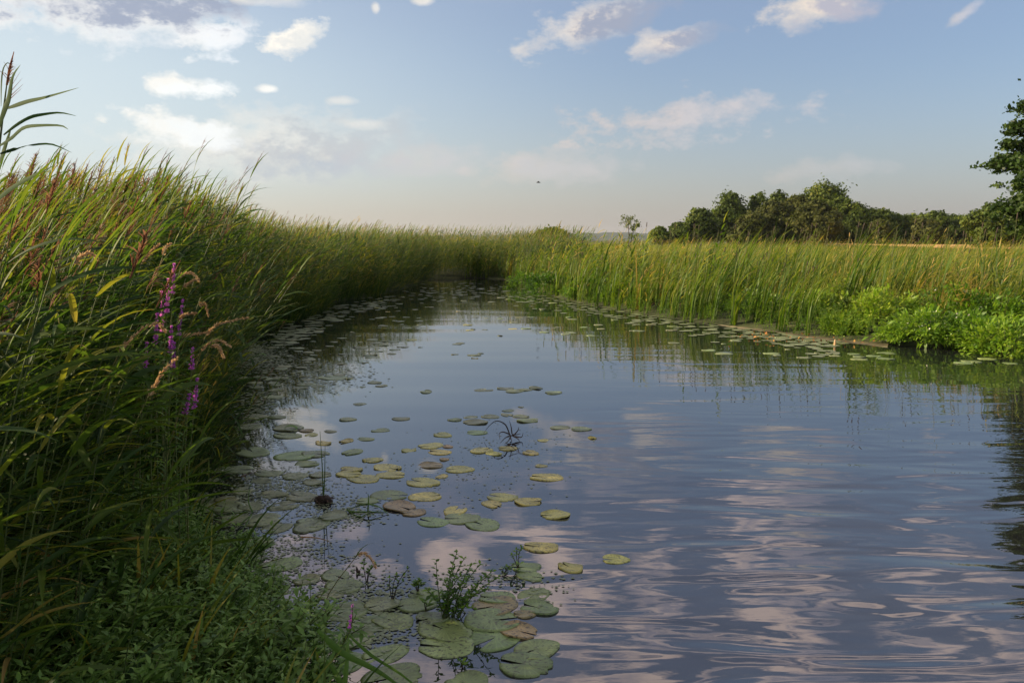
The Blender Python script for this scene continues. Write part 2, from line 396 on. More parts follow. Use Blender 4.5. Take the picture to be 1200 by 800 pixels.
tuf = [tuft(1.1, 13, 4, .022).arr() for i in range(8)]
tuf2 = [tuft(1.1, 22, 2, .03, .4, 4).arr() for i in range(6)]
herbs = [merge([x.arr() for x in herb(.6, 9, .075, .032, 3)]) for i in range(6)]

herbs2 = herbs
rshort = [merge([x.arr() for x in reed(random.uniform(2.2, 2.6), 12, 4, 0, 6 if i % 3 == 0 else 0, .60, .062, 3) if x.n]) for i in range(6)]
def field_points(n, x0, x1, y0, y1, cond):
    out = np.zeros((0, 2))
    while len(out) < n:
        P = np.stack([rng.uniform(x0, x1, n * 3), rng.uniform(y0, y1, n * 3)], 1)
        out = np.concatenate([out, P[cond(P, sdist(P))]])
    return out[:n]
def with_z(P): return np.concatenate([P, ground_z(P)[:, None] - .01], 1)

# ------------------------------------------------------------------ SETTING: ground, water, field, hills
n = 230; s = np.linspace(-1, 1, 2 * n + 1); ax = 2.7 * np.sinh(7.6 * s)
X, Y = np.meshgrid(ax * 1.0, ax + 14); Pg = np.stack([X.ravel(), Y.ravel()], 1); Z = ground_z(Pg)
g = G(); w = 2 * n + 1; i = (np.arange(2 * n)[:, None] * w + np.arange(2 * n)[None]).ravel()
g.add(np.concatenate([Pg, Z[:, None]], 1), np.stack([i, i + 1, i + w + 1, i + w], 1))
tag(single('ground', g, [GROUND], True), kind='structure')
g = G(); xs = np.linspace(-9, 45, 28); ys = np.linspace(-13, 45, 30); XX, YY = np.meshgrid(xs, ys); i = (np.arange(29)[:, None] * 28 + np.arange(27)[None]).ravel()
g.add(np.stack([XX.ravel(), YY.ravel(), XX.ravel() * 0], 1), np.stack([i, i + 1, i + 29, i + 28], 1))
tag(single('water', g, [WATER], True), kind='structure')
def sheet(name, mat, xs, ys, zf):
    g = G(); XX, YY = np.meshgrid(xs, ys); P = np.stack([XX.ravel(), YY.ravel()], 1); nx = len(xs)
    i = (np.arange(len(ys) - 1)[:, None] * nx + np.arange(nx - 1)[None]).ravel()
    g.add(np.concatenate([P, zf(P)[:, None]], 1), np.stack([i, i + 1, i + nx + 1, i + nx], 1))
    return tag(single(name, g, [mat], True), kind='structure')
sheet('field', FIELD, np.linspace(62, 116, 20), np.linspace(110, 178, 16), lambda P: .95 + .0 * P[:, 0] + .25 * np.sin(P[:, 0] * .03) * np.sin(P[:, 1] * .05))
# distant wooded hills
g = G(); xs = np.linspace(-2600, 3400, 240)
prof = 15 + 7 * np.sin(xs * .0017 + 1) + 4 * np.sin(xs * .006) + 2 * np.sin(xs * .021) + 1.2 * np.sin(xs * .083)
rows = []
for dy, f in ((-260, 0.0), (-120, .55), (0, 1.), (200, .9), (500, .0)):
    rows.append(np.stack([xs, xs * 0 + 2700 + dy, prof * f - .2], 1))
i = (np.arange(4)[:, None] * 240 + np.arange(239)[None]).ravel()
g.add(np.concatenate(rows), np.stack([i, i + 1, i + 241, i + 240], 1)); tag(single('hills', g, [HILL], True), kind='structure')
# mud shelf on the right bank
g = G(); mid_px = [(840, 383), (870, 385), (905, 388), (940, 392), (980, 397), (1010, 401), (1040, 404)]
rows = []
for k_, (x, y) in enumerate(mid_px):
    q_ = math.sin(k_ / 8 * math.pi); j_ = 1.6 * math.sin(k_ * 2.4); a = onwater(x, y - 3 + 6 * q_ + j_, .006); b = onwater(x + 2, y - 5, .02); c = onwater(x + 4, y - 10, .05); e = onwater(x, y - 2 + 9 * q_ + j_, -.03)
    rows.append([e, a, b, c])
V = np.array(rows).reshape(-1, 3); i = (np.arange(len(mid_px) - 1)[:, None] * 4 + np.arange(3)[None]).ravel()
g.add(V, np.stack([i, i + 4, i + 5, i + 1], 1)); tag(single('mud', g, [MUD], True), kind='structure')
g = G(); c = np.array([onwater(random.uniform(850, 1040), 0 + random.uniform(388, 402), .03) for _ in range(110)])
c[:, 2] = .03 + rng.uniform(0, .04, len(c)); g.cards(c, rng.normal(size=(len(c), 3)) + UP * 1.5, rng.uniform(.03, .08, len(c)), rng.uniform(0, .9, len(c)))
LITTER = leafmat('fallen_leaf', [(0, (.12, .07, .03)), (.5, (.42, .16, .04)), (1, (.55, .33, .08))], .2, .7)
tag(single('leaf_litter', g, [LITTER]), 'orange and brown fallen leaves lying on the mud shelf of the right bank', 'leaf litter', kind='stuff')

MATS = [REED, STEM, PLUME]
# ------------------------------------------------------------------ LEFT BANK REEDS (stuff + individuals)
SKX = [-200, 0, 60, 110, 200, 262, 330, 450, 600, 700]; SKY_ = [215, 200, 200, 196, 222, 250, 264, 271, 274, 276]
def wob(P, f, a=0.):
    x, y = P[:, 0] * f, P[:, 1] * f
    return .5 * np.sin(x * 1.0 + 2.1 * np.sin(y * .7 + a) + a) + .3 * np.sin(y * 2.3 + 1.7 * np.sin(x * 1.9 + a)) + .2 * np.sin(x * 4.7 + y * 3.1 + a)
def HP(P, jit=.06):
    """height factor of a left bank reed: the bed thins and lowers towards the viewer"""
    P = np.atleast_2d(P); px = 600 + FPX * P[:, 0] / P[:, 1]; yt = np.interp(px, SKX, SKY_)
    zt = CAMH + (HOR - yt) / FPX * P[:, 1] - ground_z(P)
    return np.clip(zt / 2.62, .45, 1.1) * (1 + .07 * wob(P, 1.3, 2)) * rng.uniform(1 - 2.6 * jit, 1 + jit * .5, len(P))
def flowergap(P):
    px = 600 + FPX * P[:, 0] / P[:, 1]
    return (px < 95) | (P[:, 1] > 6.1)
P1 = field_points(1500, -9, -1, 2.2, 9.5, lambda P, d: (d > .35 + np.clip(5.5 - P[:, 1], 0, 2) * .35) & (P[:, 0] < -.5) & (P[:, 0] > -1.05 * P[:, 1] - 2.2) & (np.hypot(P[:, 0], P[:, 1]) > 2.9) & flowergap(P))
P2 = field_points(3800, -16, -2, 9.5, 40, lambda P, d: (d > .05) & (d < 7) & (P[:, 0] < -2))
P3 = field_points(2600, -22, 3.5, 38, 62, lambda P, d: (d > .1) & (d < 12))
P2b = field_points(1100, -8, -1.5, 5.5, 40, lambda P, d: (d > -.22) & (d < .5) & (P[:, 0] < -1.8))
P2c = field_points(500, -8, -1.5, 5.5, 30, lambda P, d: (d > -.15) & (d < .3) & (P[:, 0] < -1.8))

P6 = field_points(900, -8, 4, 35, 47, lambda P, d: (d > -.1) & (d < 2.5))
arrs = [scatter(mid, with_z(P6), rng.uniform(.6, .86, len(P6)), rng.normal(0, .4, len(P6)), rng.uniform(-.02, .1, len(P6)), rng.uniform(-.2, .2, len(P6))),
        scatter(mid, with_z(P2b), rng.uniform(.2, .75, len(P2b)), rng.normal(0, .6, len(P2b)), rng.uniform(.1, .5, len(P2b)), rng.uniform(-.15, .15, len(P2b))),
        scatter(tuf, with_z(P2c), rng.uniform(.4, .9, len(P2c)), rng.normal(0, .6, len(P2c)), rng.uniform(.1, .4, len(P2c)), rng.uniform(-.35, .0, len(P2c))),
        scatter(himerge, with_z(P1), HP(P1), rng.normal(0, .35, len(P1)), rng.uniform(.04, .22, len(P1)), rng.uniform(-.12, .16, len(P1))),
        scatter(mid, with_z(P2), HP(P2), rng.normal(0, .35, len(P2)), rng.uniform(.02, .16, len(P2)) + .08 * wob(P2, 1.1, 7), rng.uniform(-.15, .22, len(P2)) + .2 * wob(P2, .9, 3)),
        scatter(far, with_z(P3), .91 * rng.uniform(.82, 1.06, len(P3)), rng.normal(0, .35, len(P3)), rng.uniform(.02, .16, len(P3)), rng.uniform(-.05, .25, len(P3)))]
tag(link('reed_bed', mesh_from('reed_bed', merge(arrs), MATS)), 'dense wall of green reeds along the left bank and round the far end of the channel', 'reeds', kind='stuff')

# near reeds as individuals
protos = []
for t in hi + plumeds + broads:
    me = [mesh_from('stem', t[0].arr(), MATS), mesh_from('foliage', t[1].arr(), MATS), mesh_from('plume', t[2].arr(), MATS) if t[2].n else None]
    protos.append(me)
def reed_thing(p, sc, rz, lean, label, group, k=None):
    me = protos[random.randrange(8) if k is None else k]
    r = empty('reed_plant', p, rz); r.rotation_euler = (random.uniform(-.04, .04), lean, rz); r.scale = (sc, sc, sc)
    for nm, m_ in zip(('stem', 'foliage', 'plume'), me):
        if m_: link(nm, m_, r)
    return tag(r, label, 'reed', group)
Pn = field_points(62, -5, -1, 2.6, 6.5, lambda P, d: (d > .3 + np.clip(5.5 - P[:, 1], 0, 2) * .3) & (d < 1.6) & (np.hypot(P[:, 0], P[:, 1]) > 2.9) & (P[:, 0] > -.95 * P[:, 1] - .6) & flowergap(P))
for p in with_z(Pn):
    reed_thing(p, float(HP(p)[0]), random.gauss(0, .4), random.uniform(.03, .2), 'tall green reed leaning right in the shaded thicket nearest the camera on the left bank', 'reeds in the near left thicket')
Pn = field_points(46, -4.6, -1, 2.5, 5.4, lambda P, d: (d > .15 + np.clip(5.5 - P[:, 1], 0, 2) * .25) & (d < 1.3) & (np.hypot(P[:, 0], P[:, 1]) > 2.9) & (P[:, 0] > -.8 * P[:, 1] - .5) & flowergap(P))
for p in with_z(Pn):
    reed_thing(p, float(HP(p)[0]) * random.uniform(.7, 1.0), random.gauss(0, .4), random.uniform(.05, .3), 'broad-leaved green reed with wide arching blades among the finer reeds nearest the camera', 'broad-leaved reeds in the near left thicket', random.choice([12, 13, 14, 15]))
Pn = field_points(62, -8, -2, 6.5, 16, lambda P, d: (d > .0) & (d < .8) & (P[:, 0] < -2))
for p in with_z(Pn):
    reed_thing(p, float(HP(p)[0]), random.gauss(0, .4), random.uniform(.03, .2), 'green reed standing at the water edge of the left bank beyond the purple flowers', 'reeds on the left water edge')
Pn = field_points(92, -11, -2.5, 4.2, 17, lambda P, d: (d > .9) & (d < 3.6) & (P[:, 0] < -2.8) & (P[:, 0] > -1.0 * P[:, 1]))
for p in with_z(Pn):
    reed_thing(p, float(HP(p, .03)[0]) * 1.12, random.gauss(0, .3), random.uniform(.03, .14), 'reed with a brown feathery plume rising on the skyline of the left bank', 'plumed reeds on the left skyline', random.choice([8, 9, 10, 11]))

HEROL = leafmat('reed_leaf_dark', GREEN, .25, .7, .08)
# the tall reed at the left edge of the view, leaf by leaf
r = empty('reed_plant', (0, 0, 0))
Yh = 3.05
base = atdist(-14, 330, Yh); base[2] = 0.3; r.location = base
def rel(pts): return np.array([atdist(x, y, Yh + dy) for x, y, dy in pts]) - base
g = G(); g.tube(rel([(-14, 700, 0), (-10, 330, 0), (-4, 200, 0), (4, 130, 0), (9, 90, 0)]), [.006, .005, .0045, .004, .002], 6, .4, 0); part('stem', g, [STEM], r)
def smoothline(P, k=14):
    P = np.asarray(P); t = np.linspace(0, len(P) - 1, k); i = np.clip(t.astype(int), 0, len(P) - 2); f = (t - i)[:, None]
    p0 = P[np.clip(i - 1, 0, None)]; p1 = P[i]; p2 = P[i + 1]; p3 = P[np.clip(i + 2, None, len(P) - 1)]
    return .5 * ((2 * p1) + (-p0 + p2) * f + (2 * p0 - 5 * p1 + 4 * p2 - p3) * f * f + (-p0 + 3 * p1 - 3 * p2 + p3) * f ** 3)
for pts, W in (([(7, 127, 0), (30, 119, -.05), (52, 114, -.1), (92, 103, -.2)], .022), ([(4, 158, 0), (20, 145, .05), (35, 137, .1), (49, 134, .12), (70, 132, .15), (89, 136, .2)], .022),
               ([(-3, 172, 0), (12, 162, -.1), (26, 150, -.15), (42, 147, -.2), (70, 147, -.25), (80, 152, -.3)], .02), ([(0, 180, 0), (18, 174, 0), (35, 170, .1), (60, 169, .2), (84, 179, .3)], .018),
               ([(-6, 158, 0), (3, 130, -.1), (9, 115, -.1), (14, 90, -.1), (24, 76, -.15)], .036), ([(1, 125, 0), (1, 100, .1), (3, 82, .1), (8, 74, .1), (13, 76, .1)], .012),
               ([(-6, 200, 0), (2, 180, .1), (9, 160, .1), (13, 150, .1)], .03), ([(-10, 240, 0), (10, 222, -.2), (40, 205, -.3), (64, 194, -.35)], .024)):
    g = G(); P = smoothline(rel(pts)); s = np.linspace(0, 1, len(P)); w_ = W * np.clip(np.minimum(.4 + 3 * s, 1) * (1 - s ** 2), .05, 1)
    tan = np.gradient(P, axis=0); sd = np.cross(tan, np.array([0, 1., 0])); sd /= np.linalg.norm(sd, axis=1)[:, None]; sd[:, 1] += .5; sd /= np.linalg.norm(sd, axis=1)[:, None]
    g.ribbon(P, w_, sd, .12 + .3 * s, 0, .15); part('leaf', g, [HEROL], r)
g = G(); plume(g, rel([(8, 100, 0)])[0], np.array([.25, 0, 1.]), .12, 26, 0)
for (a, b) in (((12, 108), (26, 92)), ((13, 112), (27, 99)), ((12, 116), (25, 104)), ((12, 103), (24, 84))):
    g.ribbon(rel([(*a, 0), (*b, .05)]), np.array([.004, .001]), UP, .4, 0)
part('plume', g, [PLUME], r)
tag(r, 'tallest reed at the left edge with long leaves streaming right against the sky', 'reed')

# ------------------------------------------------------------------ PURPLE LOOSESTRIFE
spots = [((204, 310), (203, 332), 5.3, 'highest, bright pink flower spike above the pale grass heads'), ((197, 328), (196, 352), 5.2, 'pink-purple flower spike just under and left of the highest one'),
         ((189, 342), (190, 372), 5.4, 'broad purple spike left of the pink ones'), ((184, 368), (183, 390), 5.0, 'short purple spike half hidden among reed leaves'),
         ((201, 383), (200, 402), 4.9, 'deep purple spike in the middle of the flower patch'), ((204, 402), (203, 420), 4.8, 'purple spike directly below the middle one'),
         ((226, 408), (225, 424), 5.0, 'small purple spike nearest the curved grass heads, at right'), ((231, 444), (229, 466), 4.7, 'low purple spike hanging over the dark water'),
         ((222, 462), (219, 476), 4.6, 'lowest purple spike at the foot of the patch'), ((172, 402), (171, 422), 4.9, 'faint purple spike farthest left in the patch'),
         ((214, 352), (211, 378), 5.5, 'slender purple spike at the back of the patch'), ((413, 708), (409, 742), 3.1, 'thin lilac spike alone over the lily pads at the bottom')]
for (tp, bt, Yd, lab) in spots:
    Yd = Yd * .9 if Yd > 3.5 else Yd
    T_ = atdist(*tp, Yd); B_ = atdist(*bt, Yd); gz = float(ground_z([T_[:2]])[0]); low = lab.startswith('thin')
    foot = np.array([T_[0] - (.12 if not low else .25), Yd + .05, max(gz, -.1)]); r = empty('loosestrife', foot)
    L_ = [foot - foot, (B_ - foot) * .55 + np.array([-.03, 0, 0]), B_ - foot, T_ - foot]
    g = G(); P = smoothline(L_, 12); g.tube(P, np.linspace(.005, .002, 12), 5, .5); part('stem', g, [STEM], r)
    g = G(); f = np.linspace(.15, .97, 44 if not low else 20); ii = f * 8; c = np.array([P[int(v)] + (P[min(int(v) + 1, 11)] - P[int(v)]) * (v % 1) for v in ii])
    az = rng.uniform(0, 6.28, len(f)); dd = np.stack([np.cos(az), np.sin(az), rng.uniform(.2, .8, len(f))], 1)
    g.leaves(c, dd, UP + rng.normal(0, .2, (len(f), 3)), .075 * (1 if not low else .5), .016, rng.uniform(.2, .7, len(f))); part('foliage', g, [HERB], r)
    g = G(); n_ = 260 if not low else 60; f = rng.uniform(0, 1, n_); c = (B_ - foot) + (T_ - B_) * ((f[:, None] * 1.65 - .6) if not low else f[:, None])
    rr = (.020 if not low else .012) * (1 - .55 * f) * (.75 + .35 * np.sin(f * 34)); az = rng.uniform(0, 6.28, n_); dd = np.stack([np.cos(az), np.sin(az), rng.uniform(-.1, .6, n_)], 1)
    g.leaves(c, dd, rng.normal(size=(n_, 3)), rr, .0105, np.clip(rng.normal(.5, .25, n_) + (.4 if 'pink' in lab else .12), 0, 1)); part('flower_spike', g, [PURPLE], r)
    tag(r, 'purple loosestrife: ' + lab, 'wildflower', 'purple loosestrife plants on the left bank' if not low else None)

# ------------------------------------------------------------------ BROWN GRASS HEADS
heads = [([(140, 412), (150, 400), (168, 385), (184, 379), (193, 388)], 3.9, 'thick tan grass head bowing over left of the purple flowers'), ([(174, 464), (182, 450), (192, 434), (207, 420)], 3.7, 'straight tan grass head pointing up right below the flowers'),
         ([(241, 393), (252, 382), (266, 377), (290, 372)], 5.2, 'longest pale grass head reaching out right over the water'), ([(236, 412), (245, 402), (257, 399), (270, 406)], 5.1, 'pale grass head curving down under the longest one'),
         ([(246, 405), (256, 406), (262, 418)], 5.0, 'short pale grass head hanging straight down at the water edge'), ([(208, 376), (216, 369), (229, 367)], 5.3, 'small bowed grass head between the purple spikes'),
         ([(232, 357), (240, 357), (244, 369)], 5.6, 'small pale grass head drooping right of the pink spikes'), ([(208, 325), (218, 320), (226, 321), (233, 329)], 5.6, 'pale grass head beside the highest pink spike'),
         ([(214, 337), (222, 331), (232, 327)], 5.5, 'thin grass head just below the one by the highest spike'), ([(158, 312), (168, 305), (178, 294), (186, 287)], 4.6, 'slim fawn grass head standing among the sunlit leaves'),
         ([(191, 300), (193, 291), (199, 286)], 4.8, 'tiny fawn grass head at the right end of the sunlit leaves'), ([(86, 310), (92, 302), (104, 297), (114, 303)], 3.6, 'arched straw grass head deep in the leaves on the left'),
         ([(418, 651), (426, 648), (435, 655), (440, 664)], 3.9, 'bowed brown grass head over the water by the lily pads'), ([(214, 395), (224, 392), (240, 390)], 5.2, 'level pale grass head crossing the purple patch')]
for pts, Yd, lab in heads:
    Yd = Yd * .9 if pts[0][0] < 300 else Yd
    P = smoothline([atdist(x, y, Yd + .02 * k_) for k_, (x, y) in enumerate(pts)], 14)
    lean_ = .35 if Yd > 3.8 and pts[0][0] < 300 else .45
    foot = P[0] + np.array([-lean_ * (P[0][2]) * (1.4 if pts[0][0] > 300 else .8), .1, 0]); foot[2] = max(float(ground_z([foot[:2]])[0]), -.2); r = empty('seeding_grass', foot)
    g = G(); S = smoothline([foot, foot + (P[0] - foot) * np.array([.3, .3, .5]), P[0], P[0] + (P[1] - P[0])], 12) - foot; g.tube(S, np.linspace(.003, .0014, 12), 4, .7); part('stem', g, [STEM], r)
    g = G(); n_ = 170; f = rng.uniform(0, 1, n_); ii = f * 12.9; i0 = ii.astype(int); c = P[i0] + (P[i0 + 1] - P[i0]) * (ii - i0)[:, None] - foot
    tan = (P[i0 + 1] - P[i0]); tan /= np.linalg.norm(tan, axis=1)[:, None]
    dd = tan * 1.3 + rng.normal(0, .45, (n_, 3)); g.leaves(c, dd, rng.normal(size=(n_, 3)),   .026 * (1 - .4 * f), .006, rng.uniform(.1, .9, n_)); part('seed_head', g, [STRAW], r)
    g = G(); 
    for q in range(3):
        j = 3 + 2 * q; strap(g, S[j], random.gauss(0, .6), .9, .25, .008, 1.0, 5, .5, .3)
    part('leaf', g, [REED], r)
    tag(r, lab, 'grass')

# ------------------------------------------------------------------ FOREGROUND HERBS, bottom left
P = field_points(1500, -5, .2, 1.5, 6.5, lambda P, d: (d > -.12) & (d < 1.6) & (P[:, 0] < 0))
dk = [merge([x.arr() for x in herb(.42, 9, .080, .032, 3)]) for i in range(6)]
sc = rng.uniform(.6, 1.05, len(P)) * np.clip(.75 + .35 * sdist(P), .6, 1.15)
tag(link('undergrowth', mesh_from('undergrowth', scatter(dk, with_z(P), sc, rng.uniform(0, 6.28, len(P)), rng.uniform(0, .3, len(P)), rng.uniform(-.15, .15, len(P))), [DARKHERB])),
    'low tangle of small leafy herbs covering the near left bank', 'undergrowth', kind='stuff')
hp = []
for i in range(5):
    a, b = herb(.5, 10, .095, .038, 3); hp.append((mesh_from('stem', a.arr(), [STEM]), mesh_from('foliage', b.arr(), [DARKHERB])))
def herb_thing(p, sc, label, group=None, k=None, name='leafy_herb', cat_='herb'):
    r = empty(name, p, random.uniform(0, 6.28)); r.scale = (sc,) * 3; r.rotation_euler[1] = random.uniform(0, .25)
    a, b = hp[random.randrange(5) if k is None else k]; link('stem', a, r); link('foliage', b, r)
    return tag(r, label, cat_, group)
P = field_points(120, -2.6, .2, 1.9, 5.2, lambda P, d: (d > -.15) & (d < .8) & (P[:, 0] < 0))
for p in with_z(P):
    herb_thing(p, random.uniform(.6, .95), 'leafy green herb in the front rank of the near left bank', 'leafy herbs on the near left bank')
for (x, y, sc_, lab) in ((322, 718, .55, 'small dark bushy herb standing out over the lily pads left of the lilac spike'), (300, 660, .5, 'small leafy herb hanging over the water below the leaning reed leaves')):
    herb_thing(onwater(x, y, -.02), sc_, lab)
# grass blades among them
P = field_points(190, -4.5, 0, 1.7, 6, lambda P, d: (d > -.05) & (d < 1.5) & (P[:, 0] < 0))
gt = [tuft(.55, 6, 7, .022, .06, 0).arr() for i in range(6)]
tag(link('grass', mesh_from('grass', scatter(gt, with_z(P), rng.uniform(.7, 1.3, len(P)), rng.normal(0, .4, len(P)), rng.uniform(.05, .3, len(P)), rng.uniform(-.15, .25, len(P))), [REED])),
    'broad grass blades growing through the herbs on the near left bank', 'grass', kind='stuff')
# broad blades crossing the pads at the bottom edge
r = empty('sedge_tuft', onwater(410, 800, 0)); base = np.array(r.location)
for pts, W in (([(365, 830, 0), (380, 790, 0), (400, 745, .1)], .02), ([(400, 840, 0), (405, 790, 0), (409, 742, .05)], .022), ([(372, 738, 0), (400, 765, 0), (440, 785, 0), (480, 812, -.05)], .030), ([(410, 745, .1), (435, 768, .1), (470, 790, 0), (500, 815, -.1)], .016), ([(392, 835, 0), (398, 800, 0), (380, 770, 0)], .03)):
    g = G(); P = smoothline([atdist(x, y, 3.0 + dy) - base for x, y, dy in pts], 10); s = np.linspace(0, 1, 10)
    tan = np.gradient(P, axis=0); sd = np.cross(tan, np.array([0, 1., 0])); sd /= np.linalg.norm(sd, axis=1)[:, None]
    g.ribbon(P, W * np.clip(np.minimum(.5 + 2 * s, 1) * (1 - s ** 3), .06, 1), sd, .3, 0, .2); part('leaf', g, [DARKHERB], r)
tag(r, 'tuft of broad dark blades crossing the lily pads at the bottom edge', 'sedge')
# reed leaves leaning out over the water
for base_px, Yd, leaves_, lab in (((250, 655), 4.3, [[(225, 650, 0), (250, 622, 0), (290, 598, 0)], [(225, 640, 0), (262, 634, 0), (300, 630, 0)], [(215, 660, 0), (235, 645, -.1), (252, 650, -.2)]], 'reed shoot leaning out over the water low on the left bank'),
                                  ((200, 600), 4.2, [[(80, 625, 0), (105, 600, 0), (135, 587, -.1), (160, 588, -.2)], [(85, 640, 0), (100, 610, 0), (100, 585, 0)]], 'bright yellow-green reed shoot in the dark lower left')):
    r = empty('reed_shoot', atdist(base_px[0] - 30, base_px[1] + 30, Yd)); base = np.array(r.location)
    for pts in leaves_:
        g = G(); P = smoothline([atdist(x, y, Yd + dy) - base for x, y, dy in pts], 10); s = np.linspace(0, 1, 10)
        tan = np.gradient(P, axis=0); sd = np.cross(tan, np.array([0, 1., 0])); sd /= np.linalg.norm(sd, axis=1)[:, None]
        g.ribbon(P, .026 * np.clip(np.minimum(.4 + 3 * s, 1) * (1 - s ** 2), .06, 1), sd, .62, 0, .2); part('leaf', g, [REED], r)
    g = G(); g.tube(np.array([[-.1, 0, -.45], [-.04, 0, -.1], leaves_ and P[0]]), [.005, .004, .003], 4, .4); part('stem', g, [STEM], r)
    tag(r, lab, 'reed shoot')

# ------------------------------------------------------------------ RIGHT BANK AND FAR MARSH
PR1 = field_points(1100, -3, 9, 15, 44, lambda P, d: (d > .05) & (d < 3.2) & (P[:, 0] > -2.5) & (P[:, 0] < 6.2) & (P[:, 0] < 5.6 + .0 * P[:, 1]))
PR2 = field_points(1500, 3, 34, 12, 40, lambda P, d: (d > 1.9) & (d < 9))
PR3 = field_points(5200, -6, 70, 18, 75, lambda P, d: (d > 3) & (P[:, 0] < 1.1 * P[:, 1]) & (P[:, 0] > -.15 * P[:, 1]))
PR4 = field_points(5200, -40, 260, 70, 190, lambda P, d: (P[:, 0] < 1. * P[:, 1]) & (P[:, 0] > -.4 * P[:, 1]) & ~((P[:, 0] > 60) & (P[:, 0] < 117) & (P[:, 1] > 108) & (P[:, 1] < 180)))
PR5 = field_points(2400, -60, 4, 50, 110, lambda P, d: (P[:, 0] > -.75 * P[:, 1]))
def sct(tm, P, sc, lean, ts, f=.9):
    h = 1 + .40 * wob(P, f) + .16 * wob(P, f * 5, 2)
    return scatter(tm, with_z(P), sc * h * rng.uniform(.5, 1.14, len(P)), rng.normal(0, .9, len(P)), rng.uniform(*lean, len(P)) + .05 * wob(P, f * 1.7, 4) + rng.normal(0, .04, len(P)), rng.uniform(*ts, len(P)) + .22 * wob(P, f * .6, 1) + .12 * wob(P, f * 3, 3) + .35 * (rng.random(len(P)) < .10))
k1 = wob(PR1, 2.2, 5) > -.42; PR1 = PR1[k1]; k2 = wob(PR2, 1.6, 5) > -.35; gapP = PR2[~k2]; PR2k = PR2[k2]
arr = merge([sct(cat, PR1[::2], .92, (-.06, .10), (-.3, .15)), sct(cat, PR2k[::2], .70, (-.05, .14), (-.25, .2)), sct(rshort, PR1[1::2], .66, (-.04, .14), (-.25, .2)), sct(rshort, PR2k[1::2], .50, (-.04, .16), (-.15, .3)), sct(rshort, PR1[:250] + rng.normal(0, .2, PR1[:250].shape), .5, (-.1, .2), (-.3, .3)),
    sct(tuf, PR2 + rng.normal(0, .3, PR2.shape), .92, (.0, .2), (-.25, .2)), sct(herbs2, gapP[:500] + rng.normal(0, .2, gapP[:500].shape), 1.7, (.0, .1), (-.2, .2)), sct(herbs2, PR2[:700] + rng.normal(0, .4, (700, 2)), 1.6, (.0, .1), (-.25, .15)), sct(herbs2, PR1[:300] + rng.normal(0, .2, (300, 2)), 1.3, (.0, .1), (-.3, .1))])
tag(link('sedge_bed', mesh_from('sedge_bed', arr, [MEADOW, STEM, PLUME])), 'yellow-green cattails and sedges massed along the right bank, leaning right in the wind', 'sedges', kind='stuff')
arr = merge([sct(tuf, PR3, .88, (.0, .22), (-.25, .15), .35), sct(rshort, PR3[:2400], .44, (.05, .2), (-.1, .3), .35), sct(tuf2, PR4, 1.05, (.1, .4), (-.25, .15), .1), sct(tuf2, PR5, 1.7, (.1, .3), (-.2, .25), .1)])
tag(link('marsh_grass', mesh_from('marsh_grass', arr, [MEADOW, STEM, PLUME])), 'sunlit marsh grass with orange seed heads covering the flat land behind the reeds', 'grass', kind='stuff')
# tall individuals on the skyline and front of the right bank
catp = []
for i in range(6):
    g_ = cattail(2.1, 9, 8, .030); gf2 = G(); h_ = random.uniform(1.7, 1.95)
    gf2.tube(np.array([[0, 0, 0], [.02, 0, h_ * .5], [.08, 0, h_]]), [.005, .004, .003], 4, .6)
    gs2 = G(); gs2.tube(np.array([[.08, 0, h_], [.085, 0, h_ + .02], [.095, 0, h_ + .12], [.1, 0, h_ + .14]]), [.004, .011, .011, .003], 7, .4)
    catp.append((mesh_from('foliage', g_.arr(), [MEADOW]), mesh_from('stem', gf2.arr(), [STEM]), mesh_from('seed_spike', gs2.arr(), [DEAD])))
def cat_thing(p, sc, lean, label, group, rz=None):
    r = empty('cattail', p); r.scale = (sc,) * 3; r.rotation_euler = (random.uniform(-.05, .05), lean, random.gauss(0, .4) if rz is None else rz)
    k = random.randrange(6); 
    for nm, m_ in zip(('foliage', 'stem', 'seed_spike'), catp[k]):
        if nm != 'seed_spike' or k % 2 == 0: link(nm, m_, r)
    return tag(r, label, 'cattail', group)
P = field_points(120, -2, 6.2, 16, 40, lambda P, d: (d > -.1) & (d < .8) & (P[:, 0] > -1.5))
for p in with_z(P): cat_thing(p, random.uniform(.7, .98), random.uniform(-.02, .1), 'cattail with upright sword leaves at the front of the right bank sedge wall', 'cattails at the front of the right bank')
P = field_points(150, 2.5, 22, 16.5, 28, lambda P, d: (d > 2.0) & (d < 7) & (P[:, 0] < .72 * P[:, 1]))
for p in with_z(P): cat_thing(p, random.uniform(.88, 1.2), random.uniform(.0, .16), 'tall wind-bent cattail sticking up in front of the distant trees', 'tall cattails against the trees')
P = field_points(36, -12, 6, 30, 48, lambda P, d: (d > .5) & (d < 4) & (P[:, 0] > -.3 * P[:, 1]) & (P[:, 0] < .085 * P[:, 1]))
for p in with_z(P): reed_thing(p, random.uniform(.88, 1.06), random.gauss(0, .3), random.uniform(.08, .25), 'tall reed tip showing above the far reed wall against the pale sky', 'tall reeds at the far end of the channel')
P = field_points(26, 5.5, 14, 14, 20, lambda P, d: (d > .9) & (d < 3) & (P[:, 0] < .66 * P[:, 1]))
for p in with_z(P): cat_thing(p, random.uniform(.55, .8), random.uniform(.1, .4), 'short cattail fan growing behind the leafy bushes of the right bank', 'cattails behind the bushes')

